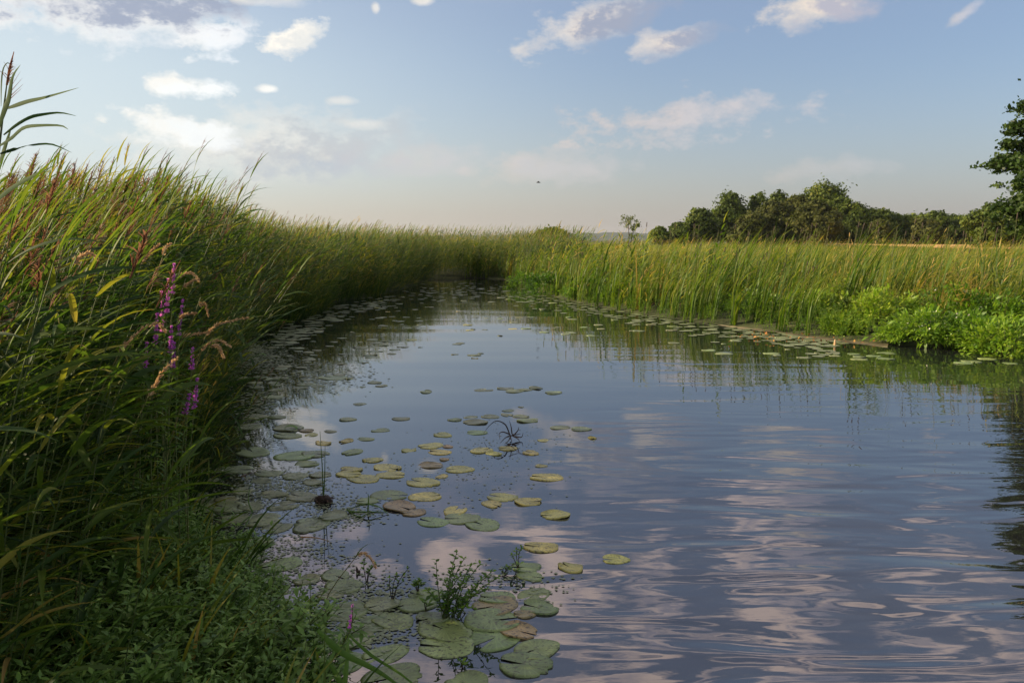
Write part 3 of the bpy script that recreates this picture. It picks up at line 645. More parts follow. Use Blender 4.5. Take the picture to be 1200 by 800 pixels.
# leafy bushes on the right bank
PALE = leafmat('pale_flower', [(0, (.35, .33, .25)), (1, (.75, .72, .6))], .3, .8, .1, tcol=(1, 1, .9))
def hash_flower(l): return 'pale' in l or 'orange' in l
def bush(px, py, Wm, Hm, nl, label, mat=HERB, tl=(.25, .85), L=.085, name='leafy_bush'):
    Wm *= 1.05; Hm *= 1.02; nl = int(nl * 1.2); py = py + (6 if px > 1050 else 1)
    p = onwater(px, py, 0); p[2] = max(float(ground_z([p[:2]])[0]), -.02); r = empty(name, p)
    g = G()
    for q in range(14):
        a = random.uniform(0, 6.28); rr = random.random() * .42 * Wm
        g.tube(np.array([[rr * .5 * math.cos(a), rr * .3 * math.sin(a), 0], [rr * .8 * math.cos(a), rr * .6 * math.sin(a), Hm * .5], [rr * math.cos(a), rr * .8 * math.sin(a), Hm * .85]]), [.007, .005, .003], 4, .5)
    part('stem', g, [STEM], r)
    nsub = max(14, nl // 38); th = rng.uniform(0, 6.28, nsub); ph = np.arccos(rng.uniform(.0, 1, nsub)); rad = rng.uniform(.55, 1.0, nsub)
    sub = np.stack([np.cos(th) * np.sin(ph) * Wm * .5, np.sin(th) * np.sin(ph) * Wm * .42, np.cos(ph) * Hm * .92 + .03], 1) * rad[:, None]
    k = rng.integers(0, nsub, nl); c = sub[k] + rng.normal(0, 1, (nl, 3)) * np.array([.085, .085, .07]); c[:, 2] = np.abs(c[:, 2])
    dd = (c - np.array([0, 0, Hm * .2])); dd /= np.linalg.norm(dd, axis=1)[:, None] + 1e-6; dd += rng.normal(0, .55, (nl, 3)); dd[:, 0] += .15
    g = G(); t_ = rng.uniform(*tl, nl) * .7 + rng.uniform(*tl, nsub)[k] * .3
    g.leaves(c, dd, UP + rng.normal(0, .45, (nl, 3)), L * (q2 := rng.choice([.55, .8, 1.0, 1.5], nl, p=[.3, .3, .25, .15]) * rng.uniform(.85, 1.15, nl)), L * .45 * q2, t_); part('foliage', g, [mat], r)
    if hash_flower(label):
        g = G(); nf = 60; c = sub[rng.integers(0, nsub, nf)] * 1.06 + rng.normal(0, .05, (nf, 3)); c[:, 2] = np.abs(c[:, 2]) + .03
        g.cards(c, rng.normal(size=(nf, 3)) + UP, rng.uniform(.03, .06, nf), rng.uniform(.3, 1, nf)); part('flowers', g, [PALE if 'pale' in label else PURPLE], r)
    return tag(r, label, 'bush')
BS = [(945, 381, 1.6, .62, 2600, 'bright green leafy bush above the mud shelf, left of the biggest bush', .35), (1025, 391, 2.0, .78, 3600, 'biggest bright green bush on the right bank, behind the end of the mud', .4),
      (985, 393, .9, .3, 900, 'low spreading leafy clump between the two bright bushes', .4), (1085, 398, 1.8, .62, 2800, 'mid green bush with pale flowers right of the biggest bush', .25),
      (1135, 400, 1.5, .48, 2200, 'dark leafy bush low at the water, right of the pale flowered bush', .05), (1180, 408, 1.5, .62, 2600, 'bright leafy bush at the right edge of the view over the water', .3),
      (1110, 388, 1.7, .75, 2400, 'shaded leafy bush behind the pale flowered bush', .05), (905, 378, 1.2, .5, 1500, 'small green bush beside the cattail roots at the left end of the mud', .2),
      (1165, 392, 1.7, .8, 2400, 'leafy bush behind the right edge bush among cattail fans', .15), (870, 372, 1.3, .5, 1500, 'dull green clump at the foot of the reeds left of the mud shelf', .1),
      (730, 357, 1.5, .7, 1500, 'green herb clump spilling over the right bank midway along', .2), (765, 361, 1.2, .5, 1300, 'bright herb clump at the waterline just before the tall sedges', .35),
      (640, 344, 1.7, .95, 1600, 'dark rounded shrub on the bank near the far end of the channel', -.2), (690, 351, 1.6, .75, 1500, 'leafy shrub between the dark rounded shrub and the herb clumps', .1),
      (1000, 378, 1.6, .85, 2200, 'orange-tinged bush standing behind the two bright bushes', .5), (612, 336, 1.2, .6, 900, 'low shrub at the far corner of the channel mouth', .1)]
for (x, y, W_, H_, n_, lab, t0) in BS:
    bush(x, y, W_, H_, n_, lab, tl=(max(0, .1 + t0), min(1, .65 + t0)), L=.085 if y > 370 else .1)
P = field_points(950, -1, 22, 12, 40, lambda P, d: (d > -.22) & (d < 1.5) & (P[:, 0] > .3) & ((P[:, 0] > 6) | (d < .5)))
tag(link('bank_plants', mesh_from('bank_plants', scatter(herbs, with_z(P), rng.uniform(.5, 1., len(P)), rng.uniform(0, 6.28, len(P)), rng.uniform(0, .3, len(P)), rng.uniform(-.1, .3, len(P))), [HERB])),
    'low leafy plants filling the gaps along the right water edge', 'ground cover', kind='stuff')

# ------------------------------------------------------------------ TREES
def tree(px, Yd, top, bot, wpx, kind, label, lobes=6, n_=4200, group='trees of the distant wood', name='tree'):
    s_ = Yd / FPX; X_ = (px - 600) * s_; H_ = CAMH + (HOR - top) * s_ * 1.03; W_ = wpx * s_ * 1.38; gz = .35; n_ = int(n_ * 2.2); lobes = lobes + 2
    r = empty(name, (X_, Yd, gz)); H_ -= gz
    g = G(); cz0 = (CAMH + (HOR - bot) * s_)
    crown_h = H_ - max(.4, cz0)
    tp = np.array([[0, 0, 0], [.1, 0, H_ * .3], [-.1, .1, H_ * .6], [0, 0, H_ * .88]]); g.tube(smoothline(tp, 8), np.linspace(.03 * H_ * .8, .01 * H_ * .3, 8), 7, .5)
    L_ = []
    for q in range(lobes):
        a = q / lobes * 6.28 + random.random(); f = random.uniform(.35, .95); pr = math.sin(min(1, (1 - f) * 1.5 + .15) * 1.57)
        c = np.array([math.cos(a) * W_ * .27 * pr, math.sin(a) * W_ * .27 * pr, H_ - crown_h * (1 - f) * .9 - crown_h * .22]); L_.append((c, W_ * random.uniform(.22, .32), min(crown_h * random.uniform(.22, .3), W_ * .34)))
        g.tube(smoothline([tp[1] * .9, (tp[2] + c) / 2 * np.array([1, 1, .85]), c], 6), np.linspace(.012 * H_, .004 * H_, 6), 5, .5)
    L_.append((np.array([0, 0, H_ - crown_h * .42]), W_ * .36, crown_h * .40)); L_.append((np.array([0, 0, H_ - crown_h * .22]), W_ * .22, crown_h * .22))
    L_.append((np.array([0, 0, H_ - crown_h * .72]), W_ * .42, crown_h * .3))
    part('trunk', g, [BARK], r)
    g = G(); mat = {'t': TREE, 'o': OLIVE}[kind]; per = n_ // len(L_)
    for c, rx, rz_ in L_:
        nsub = 26 if kind == 't' else 44; v = rng.normal(size=(nsub, 3)); v /= np.linalg.norm(v, axis=1)[:, None]; v *= rng.uniform(.65, 1.0, nsub)[:, None]
        sub = c + v * np.array([rx, rx, rz_]); k = rng.integers(0, nsub, per); sg = (.17 if kind == 't' else .12) * rx
        cc = sub[k] + rng.normal(0, 1, (per, 3)) * np.array([sg, sg, sg * .8]); nr = (cc - c) + rng.normal(0, rx * .5, (per, 3))
        g.cards(cc, nr, rng.uniform(.45, .95, per) * (s_ * 4.2 / .85), np.clip(rng.uniform(.2, .7, nsub)[k] + rng.normal(0, .12, per), 0, 1))
    part('crown', g, [mat], r)
    return tag(r, label, 'bush' if 'bush' in name else 'tree', group)
TR = [(772, 175, 267, 287, 20, 't', 'smallest tree at the left end of the distant wood', 4, 2600), (797, 180, 262, 287, 26, 't', 'low tree leaning against the dark pointed tree in the distant wood', 4, 2800),
      (817, 180, 245, 288, 34, 't', 'dark pointed tree near the left end of the distant wood', 6, 4200), (852, 188, 228, 290, 40, 't', 'tall green tree with rounded top, first of the high part of the wood', 7, 5200),
      (884, 190, 226, 290, 30, 't', 'narrow green tree top just right of the first tall one', 5, 4200), (908, 196, 226, 290, 30, 't', 'thin airy tree top in the middle of the wood skyline', 5, 3000),
      (962, 195, 218, 290, 62, 't', 'highest and widest tree crown of the distant wood', 9, 7500), (932, 184, 231, 290, 44, 'o', 'olive brown willow below the highest crown', 7, 6500),
      (952, 172, 237, 292, 46, 'o', 'round dark willow in front of the highest crown', 6, 6500), (876, 176, 250, 292, 38, 'o', 'low round olive willow in front of the tall green tree', 5, 5200),
      (906, 180, 236, 290, 42, 'o', 'brownish willow between the two round ones', 6, 5200), (992, 184, 237, 290, 40, 't', 'green tree on the right shoulder of the wood', 6, 5000),
      (1020, 190, 246, 290, 36, 't', 'lower green tree where the wood slopes down to the right', 5, 4200), (1047, 195, 253, 290, 34, 't', 'low tree in the dip of the tree belt', 5, 3600),
      (1026, 168, 259, 292, 26, 'o', 'small brownish bushy willow in front of the dip', 4, 3600), (1070, 195, 252, 290, 36, 't', 'tree in the low belt, left of the olive one', 5, 3600),
      (1092, 190, 250, 290, 36, 't', 'darkest round tree of the low belt', 5, 4200), (1082, 168, 257, 292, 30, 'o', 'olive bushy tree standing forward of the low belt', 4, 3600),
      (1115, 195, 254, 290, 34, 't', 'low tree of the belt near the big alder', 5, 3600), (1136, 188, 252, 290, 34, 't', 'last low tree of the belt before the taller ones', 5, 3600),
      (1156, 120, 239, 292, 44, 't', 'medium tree beside the foot of the big alder', 6, 5200), (1185, 130, 240, 292, 44, 't', 'shaded tree behind the lower branches of the big alder', 6, 4200)]
for a in TR: tree(a[0], a[1], a[2], a[3], a[4], a[5], a[6], a[7], a[8])
tree(646, 105, 269, 285, 30, 't', 'lone round bush on the horizon behind the far reeds', 5, 2600, None, 'horizon_bush')
# lone sapling
r = empty('sapling', ((735 - 600) / FPX * 118, 118, .3)); g = G(); hh = 4.9
tr = smoothline([np.array([0, 0, 0]), np.array([.1, 0, 2.]), np.array([0, 0, 4.5])], 8); g.tube(tr, np.linspace(.11, .03, 8), 6, .5)
tr2 = smoothline([np.array([.2, 0, 0]), np.array([.5, 0, 1.8]), np.array([.9, 0, 3.9])], 8); g.tube(tr2, np.linspace(.09, .03, 8), 6, .5)
ends = []
for q in range(26):
    b = (tr if q % 2 else tr2)[random.randint(3, 7)]; e = b + np.array([random.gauss(0, .6), random.gauss(0, .5), random.uniform(.1, .7)]); g.tube(np.array([b, (b + e) / 2 + np.array([0, 0, .1]), e]), [.03, .02, .01], 4, .5); ends.append(e)
part('trunk', g, [BARK], r); g = G(); ends = np.array(ends); k = rng.integers(0, 26, 900); cc = ends[k] + rng.normal(0, .17, (900, 3)); g.cards(cc, rng.normal(size=(900, 3)), rng.uniform(.14, .26, 900), rng.uniform(.3, 1, 900))
part('crown', g, [TREE], r); tag(r, 'thin lone sapling with an airy crown standing on the horizon', 'tree')
# big alder at the right edge
def alder(X_, Y_, Ht, prof, n_, label, seed):
    rs = random.Random(seed); r = empty('alder_tree', (X_, Y_, .3)); g = G()
    tr = smoothline([np.array([0, 0, 0]), np.array([.3, .1, Ht * .35]), np.array([-.1, 0, Ht * .7]), np.array([0, 0, Ht * .97])], 16); g.tube(tr, np.linspace(.42, .05, 16), 10, .5)
    subs = []; pz = [p[0] for p in prof]; pr = [p[1] for p in prof]
    z = 2.4
    while z < Ht - .3:
        for q in range(9):
            a = rs.uniform(0, 6.28); rr = float(np.interp(z, pz, pr)) * rs.uniform(.72, 1.06); zz = z + rs.uniform(-.5, .5)
            b = tr[min(15, int(zz / Ht * 15))]; e = np.array([math.cos(a) * rr, math.sin(a) * rr, zz + rs.uniform(-.3, .5)])
            br = smoothline([b * np.array([1, 1, .93]), (b + e) / 2 + np.array([0, 0, .25]), e], 7); g.tube(br, np.linspace(.08, .012, 7), 5, .5)
            for f in (2, 3, 4, 5, 6):
                for w_ in range(2 + f // 2):
                    subs.append(br[f] + np.array([rs.gauss(0, .42), rs.gauss(0, .42), rs.gauss(0, .22)]))
        z += 1.05
    part('trunk', g, [BARK], r); subs = np.array(subs); k = rng.integers(0, len(subs), n_)
    cc = subs[k] + rng.normal(0, 1, (n_, 3)) * np.array([.30, .30, .16]); g = G(); nr = rng.normal(size=(n_, 3)) + UP * .8
    g.cards(cc, nr, rng.uniform(.18, .38, n_), np.clip(rng.uniform(.1, .8, len(subs))[k] + rng.normal(0, .12, n_), 0, 1), 0, 1.4)
    part('crown', g, [BIGT], r); tag(r, label, 'tree')
alder(42.6, 60, 25, [(2, 5.4), (4, 5.2), (6.3, 6.0), (8, 5.6), (10, 4.7), (12.5, 3.5), (16, 2.9), (19, 3.1), (22, 2.8), (24, 1.6), (25, .6)], 115000, 'big tall alder rising out of view at the right edge', 3)
alder(52, 63, 23, [(2, 5), (6, 7), (12, 6.5), (18, 5), (23, 1)], 20000, 'second tall alder just outside the right edge behind the big one', 4)

# ------------------------------------------------------------------ LILY PADS
def pad_mesh(seed):
    rs = random.Random(seed); na = 40; nr = 5; notch = rs.uniform(.10, .22); V = []; T_ = []
    el = rs.uniform(.70, .82); ph = [rs.uniform(0, 6.28) for _ in range(4)]; bites = [(rs.uniform(.4, 5.9), rs.uniform(.05, .2)) for _ in range(seed % 4)]
    for j in range(nr + 1):
        rr = j / nr
        for i in range(na):
            a = notch + (6.2832 - 2 * notch) * i / (na - 1); e = 1 + .035 * math.sin(3 * a + ph[0]) + .025 * math.sin(5 * a + ph[1]) - sum(dp * math.exp(-((a - ba) / .11) ** 2) for ba, dp in bites)
            cut = 1 - .12 * math.exp(-(min(i, na - 1 - i) / 1.2) ** 2)
            x = -.42 * (1 - rr) * 0 + math.cos(a) * rr * e * cut * .5; y = math.sin(a) * rr * e * cut * .5 * el
            x -= 0; zz = (.05 if seed in (3, 8, 11) else .014) * rr ** 5 * (.4 + .6 * math.sin(2 * a + ph[2])) + .008 * rr * math.sin(3 * a + ph[3]) + .012 * abs(math.sin(a)) * rr * (1 - rr) * -1
            V.append((x, y, zz)); T_.append(a / 6.2832)
    F = []
    for j in range(nr):
        for i in range(na - 1): b = j * na + i; F.append((b, b + na, b + na + 1, b + 1))
    # a rim turned down so the leaf has a thickness
    b0 = nr * na; n0 = len(V)
    for i in range(na): x, y, zz = V[b0 + i]; V.append((x * .985, y * .985, zz - .05)); T_.append(.01)
    for i in range(na - 1): F.append((b0 + i, n0 + i, n0 + i + 1, b0 + i + 1))
    g = G(); g.add(V, F, T_); me = mesh_from('lily_pad', g.arr(), [PAD], True); return me
padm = [pad_mesh(i) for i in range(13)]
COL = {'g': (.19, .255, .085), 'y': (.44, .40, .10), 'b': (.30, .23, .10), 'd': (.20, .235, .105), 'p': (.24, .31, .11)}
CN = {'g': 'green', 'y': 'yellowed', 'b': 'brown blotched', 'd': 'grey-green', 'p': 'pale fresh green'}
# x0,y0,scale of the detail view, then (X, Y, width, colour)
RAW = [(380, 600, 3.158, [(400, 35, 120, 'g'), (508, 22, 132, 'g'), (587, 45, 132, 'g'), (855, 8, 110, 'y'), (800, 127, 128, 'y'), (1077, 173, 98, 'y'), (747, 203, 108, 'g'), (763, 235, 105, 'g'), (912, 203, 95, 'y'), (638, 313, 128, 'g'),
    (777, 305, 130, 'g'), (795, 352, 134, 'g'), (630, 345, 165, 'b'), (622, 397, 198, 'g'), (445, 432, 200, 'g'), (632, 462, 205, 'g'), (720, 437, 140, 'b'), (450, 495, 195, 'p'), (785, 505, 165, 'g'), (741, 560, 188, 'g'), (225, 525, 165, 'g'),
    (525, 627, 150, 'g'), (255, 400, 150, 'p'), (340, 340, 145, 'g'), (400, 390, 120, 'd'), (140, 418, 170, 'g'), (80, 365, 160, 'g'), (75, 272, 135, 'g'), (40, 232, 105, 'd'), (215, 340, 130, 'd'), (375, 305, 130, 'g'), (20, 305, 90, 'd'), (250, 610, 210, 'g'), (740, 375, 80, 'b'), (120, 470, 120, 'd'), (60, 560, 170, 'g'), (10, 480, 150, 'd')]),
  (400, 420, 3.529, [(350, 137, 60, 'd'), (165, 112, 50, 'd'), (140, 98, 60, 'd'), (88, 117, 30, 'd'), (75, 188, 55, 'd'), (30, 82, 45, 'd'), (245, 248, 75, 'd'), (25, 250, 70, 'd'), (163, 296, 78, 'g'), (100, 332, 72, 'g'), (20, 340, 60, 'y'), (45, 385, 95, 'g'), (418, 314, 85, 'y'), (280, 378, 68, 'y'),
    (368, 360, 105, 'y'), (405, 386, 98, 'y'), (440, 362, 45, 'b'), (425, 415, 40, 'b'), (372, 441, 105, 'b'), (415, 487, 60, 'y'), (487, 457, 118, 'y'), (335, 510, 145, 'y'), (128, 418, 85, 'y'), (190, 450, 120, 'y'), (90, 495, 140, 'y'), (205, 480, 120, 'y'), (40, 458, 90, 'y'), (30, 476, 100, 'y'), (200, 564, 155, 'g'), (348, 570, 135, 'y'),
    (105, 588, 90, 'g'), (240, 610, 150, 'b'), (300, 635, 100, 'b'), (470, 628, 118, 'y'), (663, 572, 130, 'y'), (622, 600, 95, 'y'), (772, 590, 110, 'y'), (885, 642, 125, 'y'), (848, 489, 135, 'y'), (825, 443, 55, 'y'), (633, 393, 70, 'y'), (580, 378, 100, 'y'), (687, 370, 78, 'y'), (783, 388, 72, 'y'), (835, 338, 50, 'y'), (1038, 328, 40, 'y'),
    (905, 284, 85, 'd'), (990, 290, 85, 'd'), (878, 140, 72, 'd'), (590, 130, 80, 'd'), (680, 124, 70, 'd'), (720, 133, 90, 'd'), (760, 128, 60, 'd'), (805, 121, 60, 'd'), (690, 215, 55, 'd'), (742, 200, 25, 'd'), (560, 305, 85, 'g'), (470, 252, 60, 'g'), (555, 262, 105, 'd'), (535, 241, 60, 'd'), (615, 239, 80, 'd'), (685, 232, 60, 'd'), (745, 238, 70, 'd'), (770, 255, 88, 'g')]),
  (200, 400, 3.636, [(190, 196, 60, 'd'), (195, 152, 60, 'd'), (300, 155, 70, 'd'), (435, 235, 85, 'd'), (450, 320, 75, 'd'), (365, 320, 110, 'd'), (330, 362, 120, 'd'), (500, 368, 140, 'd'), (495, 400, 125, 'g'), (580, 378, 60, 'b'), (600, 397, 60, 'y'), (680, 382, 55, 'd'), (715, 418, 140, 'y'), (650, 432, 70, 'y'),
    (800, 268, 55, 'd'), (820, 192, 30, 'd'), (870, 174, 60, 'd'), (900, 188, 55, 'd'), (760, 157, 50, 'd'), (690, 153, 130, 'd'), (715, 142, 50, 'd'), (550, 198, 60, 'd'), (570, 182, 70, 'd'), (350, 470, 160, 'g'), (530, 486, 165, 'g'), (615, 478, 120, 'd'), (583, 521, 100, 'g'), (770, 470, 100, 'g'), (980, 328, 75, 'd'),
    (415, 560, 120, 'd'), (285, 545, 130, 'd'), (305, 635, 90, 'd'), (240, 670, 95, 'd'), (170, 550, 110, 'd'), (155, 595, 110, 'd'), (530, 572, 110, 'd'), (610, 600, 90, 'd'), (640, 566, 90, 'd'), (390, 592, 90, 'd'), (1000, 722, 150, 'b'), (600, 772, 145, 'd'), (390, 765, 130, 'd'), (240, 705, 160, 'd'), (270, 755, 130, 'd'),
    (450, 795, 130, 'd'), (100, 660, 120, 'd'), (560, 660, 150, 'd'), (690, 742, 120, 'd'), (120, 710, 120, 'd'), (480, 700, 130, 'd'), (440, 650, 110, 'd'), (340, 700, 110, 'd')]),
  (0, 560, 2.4, [(730, 178, 75, 'd'), (870, 135, 95, 'd'), (780, 145, 95, 'd'), (740, 113, 90, 'd'), (700, 215, 95, 'g'), (790, 242, 110, 'g'), (700, 290, 100, 'd'), (640, 265, 65, 'd'), (900, 330, 100, 'd'), (620, 60, 80, 'd'), (680, 35, 80, 'd'), (570, 72, 90, 'd'), (860, 285, 70, 'd'), (770, 320, 80, 'd'), (720, 345, 90, 'd')])]
# landmarks for telling pads apart
LM = [((535, 700), 'the leafy water plant'), ((592, 510), 'the dead black rush tuft'), ((378, 583), 'the brown rush clump'), ((430, 598), 'the bent dark leaf loops'), ((340, 500), 'the rolled upright leaf'), ((413, 740), 'the lilac flower spike'), ((600, 455), 'the small mid-water raft')]
pads = []; seen = []
for x0, y0, sc_, rows in RAW:
    for X_, Y_, W_, c_ in rows:
        x = x0 + X_ / sc_; y = y0 + Y_ / sc_; w_ = W_ / sc_
        if any(abs(x - a) < .3 * max(w_, b2) and abs(y - b) < 2.5 for a, b, b2 in seen): continue
        seen.append((x, y, w_)); pads.append((x, y, w_, c_))
groups = {}
for i, (x, y, w_, c_) in enumerate(pads):
    lm = min(LM, key=lambda l: math.hypot(x - l[0][0], (y - l[0][1]) * 2)); dx = x - lm[0][0]; dy = (y - lm[0][1]) * 2
    side = ('right' if dx > 0 else 'left') if abs(dx) > abs(dy) else ('near side' if dy > 0 else 'far side')
    groups.setdefault((lm[1], side, c_), []).append((math.hypot(dx, dy), i))
ORD = ['nearest', 'second', 'third', 'fourth', 'fifth', 'sixth', 'seventh', 'eighth', 'ninth', 'tenth', 'eleventh', 'twelfth', 'thirteenth', 'fourteenth', 'fifteenth', 'sixteenth', 'seventeenth', 'eighteenth', 'nineteenth', 'twentieth', 'last but one', 'last']
plabel = {}
for (lm, side, c_), L_ in groups.items():
    L_.sort()
    for k, (dd, i) in enumerate(L_):
        on = {'right': 'to the right of', 'left': 'to the left of', 'near side': 'on the near side of', 'far side': 'on the far side of'}[side]
        plabel[i] = (f'{ORD[min(k, 21)]} {CN[c_]} lily pad {on} {lm}' if len(L_) > 1 else f'only {CN[c_]} lily pad {on} {lm}')
def place_pad(x, y, w_, c_, i, label, group, spots=None):
    z = .0015 + .0012 * (i % 5) + random.uniform(0, .0005); p = onwater(x, y, z); dist = math.hypot(p[0], p[1], CAMH)
    o = bpy.data.objects.new('lily_pad', padm[i % 13]); C.objects.link(o); o.location = p; S = w_ / FPX * dist * 1.04
    rz = random.gauss(0, .45) + random.choice([0, math.pi, math.pi]); o.rotation_euler = (random.uniform(-.015, .015), random.uniform(-.015, .015), rz)
    o.scale = (S, S * random.uniform(.92, 1.05), .22)
    c = np.array(COL[c_]) * random.uniform(.85, 1.18); c[0] *= random.uniform(.9, 1.12); o.color = (*c, random.uniform(.5, 1) if c_ in 'bdy' else random.uniform(.3, .9))
    tag(o, label, 'lily pad', group); return o
for i, (x, y, w_, c_) in enumerate(pads): place_pad(x, y, w_, c_, i, plabel[i], 'lily pads in the near water')
# farther rafts
def rnd_pads(n_, poly, w_range, label, group, cs='d'):
    P_ = np.array(poly, float); k = 0
    while k < n_:
        x = random.uniform(P_[:, 0].min(), P_[:, 0].max()); y = random.uniform(P_[:, 1].min(), P_[:, 1].max()); ins = False; j = len(P_) - 1
        for q in range(len(P_)):
            if (P_[q, 1] > y) != (P_[j, 1] > y) and x < (P_[j, 0] - P_[q, 0]) * (y - P_[q, 1]) / (P_[j, 1] - P_[q, 1]) + P_[q, 0]: ins = not ins
            j = q
        if not ins: continue
        w = onwater(x, y); 
        if sdist([w[:2]])[0] > -.1: continue
        place_pad(x, y, random.uniform(*w_range) * 12 / max(w[1], 8), random.choice(cs), k, label, group); k += 1
rnd_pads(110, [(300, 395), (345, 375), (400, 352), (500, 345), (500, 400), (440, 425), (330, 470), (270, 440)], (7, 19), 'flat grey lily pad in the long raft off the left reed wall', 'lily pads in the raft off the left reeds')
rnd_pads(34, [(430, 352), (640, 352), (560, 420), (430, 420)], (8, 20), 'small scattered lily pad in the open far water', 'scattered far lily pads', 'dddy')
rnd_pads(48, [(520, 342), (640, 350), (760, 368), (880, 386), (990, 402), (980, 420), (860, 418), (740, 400), (600, 385)], (6, 24), 'flat lily pad in the narrow band along the right bank', 'lily pads along the right bank', 'ddg')
rnd_pads(12, [(1000, 408), (1190, 418), (1190, 430), (980, 420)], (14, 24), 'lily pad floating in the dark reflection off the right bushes', 'lily pads off the right bushes', 'g')
# the countless rest, tiny
g = G(); c = []
def band(n_, poly):
    P_ = np.array(poly, float); k = 0
    while k < n_:
        t_ = random.random() * (len(P_) - 1); i = int(t_); f = t_ - i; x, y = P_[i] * (1 - f) + P_[i + 1] * f; hw = 9
        p = onwater(x + random.gauss(0, 6), y + random.gauss(0, hw) * .6, .004)
        if sdist([p[:2]])[0] < -.05: c.append(p); k += 1
band(420, [(480, 342), (560, 338), (640, 352), (760, 372), (880, 391), (980, 403)]); band(220, [(330, 400), (380, 372), (460, 352)])
c = np.array(c); c[:, 2] = rng.uniform(.003, .012, len(c)); n_ = len(c); th = np.arange(8) / 8 * 6.2832; rad = rng.uniform(.06, .13, n_)
V = c[:, None] + np.stack([np.cos(th), np.sin(th) * .85, th * 0], 1)[None] * rad[:, None, None]
i = np.arange(n_)[:, None] * 8; g.add(V.reshape(-1, 3), np.concatenate([i + np.array([[0, 1, 2, 3]]), i + np.array([[0, 3, 4, 7]]), i + np.array([[4, 5, 6, 7]])]))
tag(single('floating_leaves', g, [WEED]), 'countless tiny floating leaves along the far water edges', 'floating leaves', kind='stuff')
# duckweed and scum
c = []
for (x, y, sx_, sy_, n_) in ((330, 570, 55, 20, 1500), (270, 600, 40, 25, 900), (400, 600, 45, 14, 700), (300, 470, 30, 30, 400), (380, 440, 50, 15, 500), (420, 700, 60, 30, 900), (340, 650, 60, 25, 700), (560, 690, 60, 30, 250), (590, 520, 60, 20, 160), (540, 560, 90, 30, 200), (430, 740, 50, 20, 500), (640, 690, 30, 20, 60), (275, 412, 50, 12, 2600), (310, 425, 50, 12, 900)):
    for _ in range(n_):
        p = onwater(random.gauss(x, sx_ * .6), random.gauss(y, sy_ * .6), .003)
        if abs(p[0]) < 8 and p[1] < 18: c.append(p)
c = np.array(c); c = c[sdist(c) < .1]; c[:, 2] = rng.uniform(.003, .005, len(c)); n_ = len(c); rad = rng.uniform(.005, .016, n_) * np.where(c[:, 1] > 9, 2.2, 1); th = np.arange(4) / 4 * 6.28
V = c[:, None] + np.stack([np.cos(th), np.sin(th) * .8, th * 0], 1)[None] * rad[:, None, None]; i = np.arange(n_)[:, None] * 4
g = G(); g.add(V.reshape(-1, 3), i + np.array([[0, 1, 2, 3]])); tag(single('duckweed', g, [WEED]), 'specks of duckweed and debris floating between the near lily pads', 'duckweed', kind='stuff')
# ------------------------------------------------------------------ PLANTS IN THE WATER
r = empty('water_plant', onwater(530, 723, 0)); base = np.array(r.location); gs, gf = G(), G()
Yb = base[1]
tips = [(511, 655), (536, 645), (545, 652), (553, 660), (529, 668), (563, 660), (520, 680), (560, 688), (570, 672), (578, 668), (508, 700), (515, 712), (548, 700), (540, 685), (533, 660), (555, 712), (526, 705), (585, 675), (500, 690), (572, 690), (541, 672), (519, 696), (548, 678), (534, 700), (557, 698)]
for k, (x, y) in enumerate(tips):
    Yd = Yb + random.uniform(-.10, .12); tp = atdist(x, y, Yd) - base; bt = np.array([random.gauss(0, .035), random.gauss(0, .03), -.02]); tp[2] = max(tp[2], .05)
    P = smoothline([bt, bt * .5 + tp * .5 + np.array([-.01, 0, .03]), tp], 8); gs.tube(P, np.linspace(.003, .0015, 8), 4, .3)
    n_ = 18; f = np.linspace(.25, 1, n_); ii = f * 6.9; i0 = ii.astype(int); c = P[i0] + (P[i0 + 1] - P[i0]) * (ii - i0)[:, None]
    az = np.arange(n_) * 2.4 + k; dd = np.stack([np.cos(az), np.sin(az), rng.uniform(.1, .7, n_)], 1); gf.leaves(c, dd, UP + rng.normal(0, .3, (n_, 3)), rng.uniform(.022, .040, n_), .016, rng.uniform(.15, .6, n_))
part('stem', gs, [STEM], r); part('foliage', gf, [HERB], r); tag(r, 'bushy green leafy plant rising out of the water among the lily pads', 'water plant')
def sprig(px, py, tops, label, leafy=8, mat=HERB, Ll=.03):
    r = empty('water_sprig', onwater(px, py, 0)); base = np.array(r.location); gs, gf = G(), G()
    for (x, y) in tops:
        tp = atdist(x, y, base[1] + random.uniform(-.03, .05)) - base; P = smoothline([np.array([0, 0, -.02]), tp * .5 + np.array([-.01, 0, .015]), tp], 7); gs.tube(P, np.linspace(.003, .0015, 7), 4, .2)
        if leafy:
            n_ = leafy; ii = np.linspace(.4, 1, n_) * 5.9; i0 = ii.astype(int); c = P[i0] + (P[i0 + 1] - P[i0]) * (ii - i0)[:, None]; az = np.arange(n_) * 2.4
            gf.leaves(c, np.stack([np.cos(az), np.sin(az), az * 0 + .4], 1), UP + rng.normal(0, .3, (n_, 3)), Ll, Ll * .5, rng.uniform(.2, .7, n_))
    part('stem', gs, [DEAD], r)
    if leafy: part('foliage', gf, [mat], r)
    tag(r, label, 'water plant')
sprig(460, 702, [(457, 676), (466, 672), (480, 664), (474, 680)], 'dark forked sprig standing in the water left of the leafy plant')
sprig(491, 693, [(488, 681), (493, 679), (486, 686), (495, 684)], 'tiny bright yellow-green sprout between the sprig and the leafy plant', 10)
sprig(430, 682, [(427, 656), (437, 664), (441, 660)], 'little leafy sprig under the bowed brown grass head')
sprig(608, 664, [(606, 643), (612, 640), (600, 650)], 'small drooping sprig above the paired green pads')
sprig(500, 716, [(499, 703), (503, 706)], 'two-leaved seedling at the left foot of the leafy plant', 4, HERB, .05)
sprig(543, 783, [(542, 775), (546, 778)], 'tiny leaf tip poking out near the bottom edge', 4)
